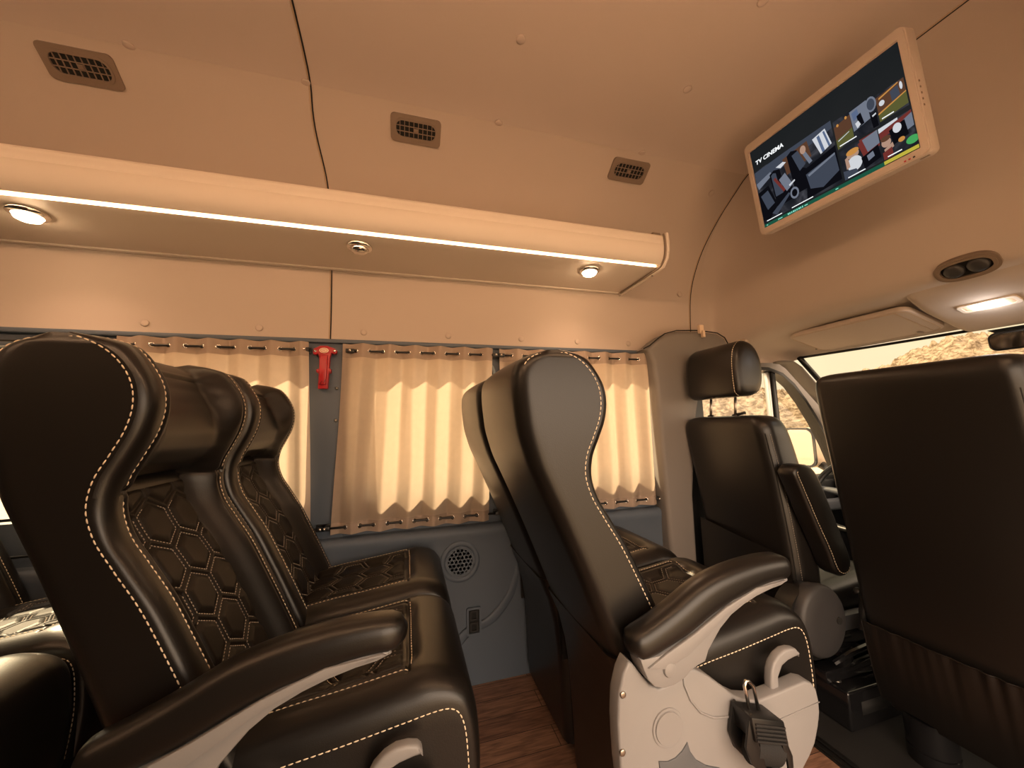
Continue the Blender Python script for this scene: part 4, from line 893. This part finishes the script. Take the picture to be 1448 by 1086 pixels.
arm = MB().prism(apS, XZ, .968, 1.035, .012, 3).build('armrest', 'leather', dr, sharp=60)
MB().dashes([(x, .9672, z) for x, z in inset(apS, .012)[24:]+inset(apS, .012)[:2]], (0, -1, 0), .0009, .0065, .003).build('edge_stitching', 'thread', arm)
rc = MB().lathe([(.100, .055), (.106, .03), (.106, .012), (.101, .004), (.092, -.0015), (.05, -.004), (.0005, -.0045)], (1.337, .965, -.674), (0, 1, 0), 48, sq=(1.08, .96)).build('recliner_cover', 'recl', dr, sharp=60)
MB().lathe([(.0115, .002), (.0115, -.0012), (.010, -.0016), (.0005, -.0012)], (1.392, .9595, -.674), (0, 1, 0), 20).build('cover_hole', 'dark', rc, sharp=40)
MB().lathe([(.108, .10), (.118, .05), (.118, .03), (.0005, .03)], (1.335, .965, -.685), (0, 1, 0), 40).build('recliner_housing', 'black', dr, sharp=50)
cz = [(1.36, -.70, .10, .43), (1.45, -.685, .13, .46), (1.6, -.67, .14, .47), (1.74, -.655, .14, .47), (1.82, -.665, .11, .45), (1.85, -.69, .06, .40)]
MB().loft([[(x, 1.275+b, z+a) for a, b in rrect(h, w, min(h*.45, .05), 6)] for x, z, h, w in spline(cz, 40)]).build('seat_cushion', 'leather', dr, sharp=60)
MB().box((1.42, 1.00, -.745), (1.78, 1.035, -.69), .012).build('side_valance', 'midgrey', dr, sharp=40)
MB().box((1.36, 1.02, -.80), (1.80, 1.06, -.755), .004).box((1.36, 1.42, -.80), (1.80, 1.46, -.755), .004).box((1.44, 1.0, -.86), (1.50, 1.46, -.79), .006).box((1.66, 1.0, -.86), (1.72, 1.46, -.79), .006).box((1.36, 1.0, -.8895), (1.8, 1.05, -.85), .005).box((1.36, 1.42, -.8895), (1.8, 1.46, -.85), .005).tube([(1.40, 1.0, -.83), (1.46, .985, -.80), (1.56, .985, -.79)], .010, 8).tube([(1.42, 1.02, -.87), (1.55, .99, -.83), (1.68, 1.0, -.87)], .008, 8).build('slide_rail', 'blackm', dr, sharp=40)
ped = thing('seat_pedestal', "glossy black steel box carrying the driver's seat", 'pedestal', (1.6, 1.2, -1.012))
MB().box((1.385, .955, -1.012), (1.84, 1.50, -.893), .008, 3).build('box', 'blackm', ped, sharp=40)
MB().lathe([(.012, 0), (.012, .002), (.005, .003), (.0005, .003)], (1.42, 1.01, -.893), (0, 0, 1), 16).lathe([(.012, 0), (.012, .002), (.005, .003), (.0005, .003)], (1.62, 1.0-.02, -.893), (0, 0, 1), 16).build('bolt', 'steel', ped)
MB().box((1.44, .9545, -.97), (1.60, .9565, -.93)).build('cable_slot', 'dark', ped)
# front passenger seat
pa = thing('front_passenger_seat', 'large plain black front passenger seat back with a low stretched pocket', 'seat', (1.5, .70, -1.012))
pst = [(-.90, 1.462, .07, .69, .42, .03), (-.80, 1.437, .11, .69, .43, .04), (-.60, 1.405, .145, .688, .44, .035), (-.35, 1.368, .155, .685, .448, .035), (-.10, 1.332, .16, .683, .452, .035), (.05, 1.311, .16, .683, .452, .035), (.105, 1.306, .15, .684, .446, .035), (.128, 1.311, .13, .685, .432, .035), (.137, 1.325, .09, .685, .40, .030), (.141, 1.345, .04, .685, .35, .019)]
PS = spline(pst, 80)
pb = MB().loft([rsec(x, z, d, yc, w, min(r, d*.49), 0, 8, .006) for z, x, d, yc, w, r in PS]).build('backrest', 'leather', pa, sharp=60)
sm = MB()
sm.tube([(x+.006, yc-w/2+.016, z) for z, x, d, yc, w, r in PS[8:72]], .0018, 5).build('edge_seam', 'dark', pb)
MB().dashes([(x+.045+.0*k, yc-w/2+.003-.0, z+.0) for k, (z, x, d, yc, w, r) in enumerate(PS[69:76])]+[(1.40, .523, .118), (1.425, .53, .11)], (0, -.8, .6), .001, .007, .003).build('edge_stitching', 'thread', pb)
# stretched pocket with gathered top edge
rows = []
for v in np.linspace(0, 1, 30):
    row = []
    for u in np.linspace(0, 1, 90):
        z = -.645-.03*math.sin(math.pi*u)*0-.235*v; x = float(np.interp(z, PS[:, 0], PS[:, 1])); y = .70+.200*(1-2*u)
        g = .0024*math.exp(-v*3.0)*(math.sin(46*u+3*math.sin(9*u)+1.5*v)+.5*math.sin(91*u))
        row.append((x-.012-.006*(1-(2*u-1)**2)+g*(1-(2*u-1)**6)+.004*v, y, z))
    rows.append(row)
pk = MB().grid(rows); pk.build('pocket', 'leather', pa)
MB().tube([rows[0][k] for k in range(0, 90, 1)], .0022, 6).build('pocket_elastic', 'leather2', pb)
MB().tube([(p[0]-.001, p[1], p[2]) for p in [r[0] for r in rows]], .0016, 5).build('pocket_piping', 'leather2', pb)
MB().tube([(p[0]-.001, p[1], p[2]) for p in [r[-1] for r in rows]], .0016, 5).build('pocket_piping', 'leather2', pb)
MB().loft([[(x, .70+b, z+a) for a, b in rrect(h, w, min(h*.45, .05), 6)] for x, z, h, w in spline([(1.44, -.56, .10, .40), (1.55, -.54, .14, .43), (1.75, -.53, .14, .43), (1.86, -.55, .10, .41), (1.89, -.57, .06, .36)], 40)]).build('seat_cushion', 'leather', pa, sharp=60)
MB().box((1.47, .52, -.66), (1.84, .88, -.60), .01).build('seat_frame', 'blackm', pa, sharp=40)
MB().lathe([(.056, -1.012), (.056, -.976), (.052, -.974), (.052, -.970), (.056, -.968), (.056, -.89), (.0005, -.885)], (1.50, .817, 0), (0, 0, 1), 36).build('leg', 'blackm', pa, sharp=40)
MB().box((1.47, .78, -.89), (1.56, .86, -.62), .01).build('leg_bracket', 'blackm', pa, sharp=40)
MB().lathe([(.062, -1.012), (.062, -.62), (.0005, -.62)], (1.76, .62, 0), (0, 0, 1), 30).build('leg', 'blackm', pa, sharp=40)
MB().tube([(1.41, .905, -.68), (1.47, .925, -.56), (1.52, .915, -.50)], .012, 8).lathe([(.011, 0), (.011, -.004), (.006, -.006), (.0005, -.006)], (1.42, .915, -.565), (.6, -.2, -.5), 14).build('recline_handle', 'black', pa)
# ------------------------------------------------------------------ dashboard, steering wheel, gear
ds = thing('dashboard', 'dark grey dashboard seen through the gap between the front seats', 'dashboard', (2.5, .67, -.9))
dp = spline([(2.79, -.31), (2.62, -.285), (2.45, -.275), (2.36, -.285), (2.31, -.32), (2.29, -.38), (2.31, -.46), (2.36, -.54), (2.40, -.64), (2.45, -.78), (2.60, -.95)], 40)
MB().loft([[(x-.05*((y-YC)/.85)**2*0, y, z) for x, z in dp]+[(2.75, y, -.95), (2.79, y, -.6)] for y in np.linspace(YR+.04, 1.52, 12)]).build('body', 'midgrey', ds, sharp=50)
MB().loft([[(2.30+.22*u, .60+b, -.30-.02*u+a*.5+ (0)) for a, b in rrect(.10, .36, .03)] for u in (0, .3, 1)]).build('instrument_hood', 'black', ds, sharp=50)
for y in (.46, .60, .75, .90, 1.06): 
    g = MB().box((2.268, y-.055, -.40), (2.30, y+.055, -.345), .008)
    for k in range(5): g.box((2.262, y-.045, -.393+.010*k), (2.27, y+.045, -.389+.010*k))
    g.build('air_outlet', 'recl', ds, sharp=40)
MB().box((2.24, .44, -.70), (2.34, .90, -.44), .02, 3).build('centre_stack', 'black', ds, sharp=40)
for k in range(7): MB().box((2.232, .50+.055*k, -.50), (2.243, .535+.055*k, -.475), .003).build('button', 'lightgrey', ds, sharp=40)
sw = thing('steering_wheel', "black steering wheel hidden behind the driver's seat", 'steering wheel', (2.08, 1.27, -.36))
C0 = np.array([2.06, 1.27, -.36]); wn = nrm([-.82, 0, .57]); wa = np.array([0, 1., 0]); wb = np.cross(wn, wa); rows = []
for q in np.linspace(0, 2*math.pi, 49)[:-1]:
    e = math.cos(q)*wa+math.sin(q)*wb; rows.append([C0+e*.19+.015*(math.cos(b)*e+math.sin(b)*wn) for b in np.linspace(0, 2*math.pi, 11)[:-1]])
MB().grid(rows, closed_u=True, closed_v=True).build('rim', 'black', sw)
mb = MB()
for q in (0, 180, 270): e = math.cos(math.radians(q))*wa+math.sin(math.radians(q))*wb; mb.tube([C0-wn*.03+e*.04, C0+e*.185], [.022, .012], 8)
mb.lathe([(.065, -.05), (.07, -.02), (.05, .005), (.0005, .01)], C0, wn, 28).tube([C0-wn*.04, C0-wn*.30], .03, 12).build('hub', 'midgrey', sw, sharp=50)
# ------------------------------------------------------------------ outside
om = thing('door_mirror', "pale door mirror outside the driver's window", 'mirror', (2.52, 1.80, -.32))
MB().loft([[(x, 1.80+b*s, -.185+a*s) for a, b in rrect(.25, .20, .05, 6)] for x, s in ((2.435, .97), (2.46, 1.0), (2.53, .97), (2.58, .82), (2.605, .5))]).build('housing', 'cream', om, sharp=60)
MB().ring([(a, b) for a, b in rrect(.20, .25, .05)], rrect(.175, .222, .04), lambda a, b, h: (h, 1.80+a, -.185+b), 2.428, 2.44).build('rim', 'black', om, sharp=40)
MB().prism(rrect(.18, .228, .042), lambda a, b, h: (h-.012*a*0+.10*a*0, 1.80+a, -.185+b), 2.433, 2.437).build('mirror_glass', 'mirror', om, smooth=False)
MB().tube([(2.50, 1.75, -.28), (2.47, 1.62, -.33)], .025, 10).build('arm', 'black', om)
gnd = mat('gravel ground', (.42, .34, .25), .95, noise=.3, nscale=.8)
struct(MB().box((-60, -60, -1.9), (170, 170, -1.75)).build('floor_outside', gnd, smooth=False))
# low white wall beside the road
gw = thing('roadside_wall', 'low pale roadside wall seen through the quarter light', 'wall', (9, 6.5, -1.75))
MB().box((4, 6.4, -1.75), (20, 6.7, -.62), .03).build('wall_body', 'cream', gw, sharp=40)
MB().box((4, 6.35, -.62), (20, 6.75, -.55), .02).build('coping', 'lightgrey', gw, sharp=40)
def hill_mat():
    M = mat('hillside scrub', (.5, .35, .2), .95, spec=0); nt = M.node_tree; b = nt.nodes['Principled BSDF']; tc = nt.nodes.new('ShaderNodeTexCoord')
    n = nt.nodes.new('ShaderNodeTexNoise'); n.inputs['Scale'].default_value = .8; n.inputs['Detail'].default_value = 6; n.inputs['Roughness'].default_value = .7
    r = nt.nodes.new('ShaderNodeValToRGB'); r.color_ramp.elements[0].position = .40; r.color_ramp.elements[0].color = (.075, .055, .034, 1); r.color_ramp.elements[1].position = .60; r.color_ramp.elements[1].color = (.25, .20, .14, 1)
    nt.links.new(tc.outputs['Object'], n.inputs['Vector']); nt.links.new(n.outputs['Fac'], r.inputs[0]); nt.links.new(r.outputs[0], b.inputs['Base Color']); return M
azs = np.radians(np.arange(-8, 66, .2)); EL = [(-30, 5), (0, 8), (12, 7.0), (18, 6.4), (21, 7.2), (23, 7.4), (25.5, 6.6), (28, 5.2), (29.7, 4.6), (31, 4.4), (33, 3.4), (36, 3.0), (40, 3.5), (44, 3.4), (48, 3.8), (60, 4), (140, 3)]
el = np.interp(np.degrees(azs), [e[0] for e in EL], [e[1] for e in EL])
from mathutils import noise as mn
rows = []
for a, e in zip(azs, el):
    row = []
    for s in np.linspace(0, 1.15, 120):
        R = 55+75*s; x, y = R*math.cos(a), R*math.sin(a); top = 118*math.tan(math.radians(e))+1.75
        h = top*float(sstep(min(s, 1.0)/.86))*(1 if s < .86 else 1-.25*(s-.86))
        b = mn.noise((x*.30, y*.30, 1.3))*1.1+max(0, mn.noise((x*.8, y*.8, 5))-.05)*2.2
        row.append((x, y, -1.75+h+b*(.5+.6*min(1, s))*min(1, s*6)))
    rows.append(row)
hg = MB().grid(rows).build('hillside', hill_mat()); tag(hg, 'scrub covered hillside beyond the windscreen and the driver\'s window', 'hillside', kind='stuff')
# ------------------------------------------------------------------ light
SUN = nrm([.52, -.66, -.72])
l = D.lights.new('sun', 'SUN'); l.energy = 8; l.color = (1, .74, .44); l.angle = math.radians(.6)
o = D.objects.new('sun', l); COL.objects.link(o); o.rotation_euler = Vector(SUN).to_track_quat('-Z', 'Y').to_euler()
W = D.worlds.new('world'); SC.world = W; W.use_nodes = True; nt = W.node_tree; bg = nt.nodes['Background']
tc = nt.nodes.new('ShaderNodeTexCoord'); dp_ = nt.nodes.new('ShaderNodeVectorMath'); dp_.operation = 'DOT_PRODUCT'; dp_.inputs[1].default_value = tuple(nrm([.62, .78, .0]))
nt.links.new(tc.outputs['Generated'], dp_.inputs[0])
r = nt.nodes.new('ShaderNodeValToRGB'); r.color_ramp.elements[0].position = .32; r.color_ramp.elements[0].color = (4.4, 3.3, 2.4, 1); r.color_ramp.elements[1].position = .68; r.color_ramp.elements[1].color = (.80, .64, .40, 1)
mr = nt.nodes.new('ShaderNodeMapRange'); mr.inputs[1].default_value = -1; mr.inputs[2].default_value = 1
nt.links.new(dp_.outputs['Value'], mr.inputs[0]); nt.links.new(mr.outputs[0], r.inputs[0]); nt.links.new(r.outputs[0], bg.inputs[0]); bg.inputs[1].default_value = 1.15
SC.view_settings.view_transform = 'Standard'; SC.view_settings.look = 'None'; SC.view_settings.exposure = .35; SC.view_settings.gamma = 1
SC.view_settings.use_curve_mapping = False
SC.cycles.max_bounces = 10; SC.cycles.diffuse_bounces = 6; SC.cycles.transparent_max_bounces = 12; SC.cycles.use_denoising = True; SC.cycles.sample_clamp_indirect = 6
# ------------------------------------------------------------------ lift everything so that the floor is at zero
for o in list(D.objects):
    if o.parent is None and o is not cam: o.location.z += H
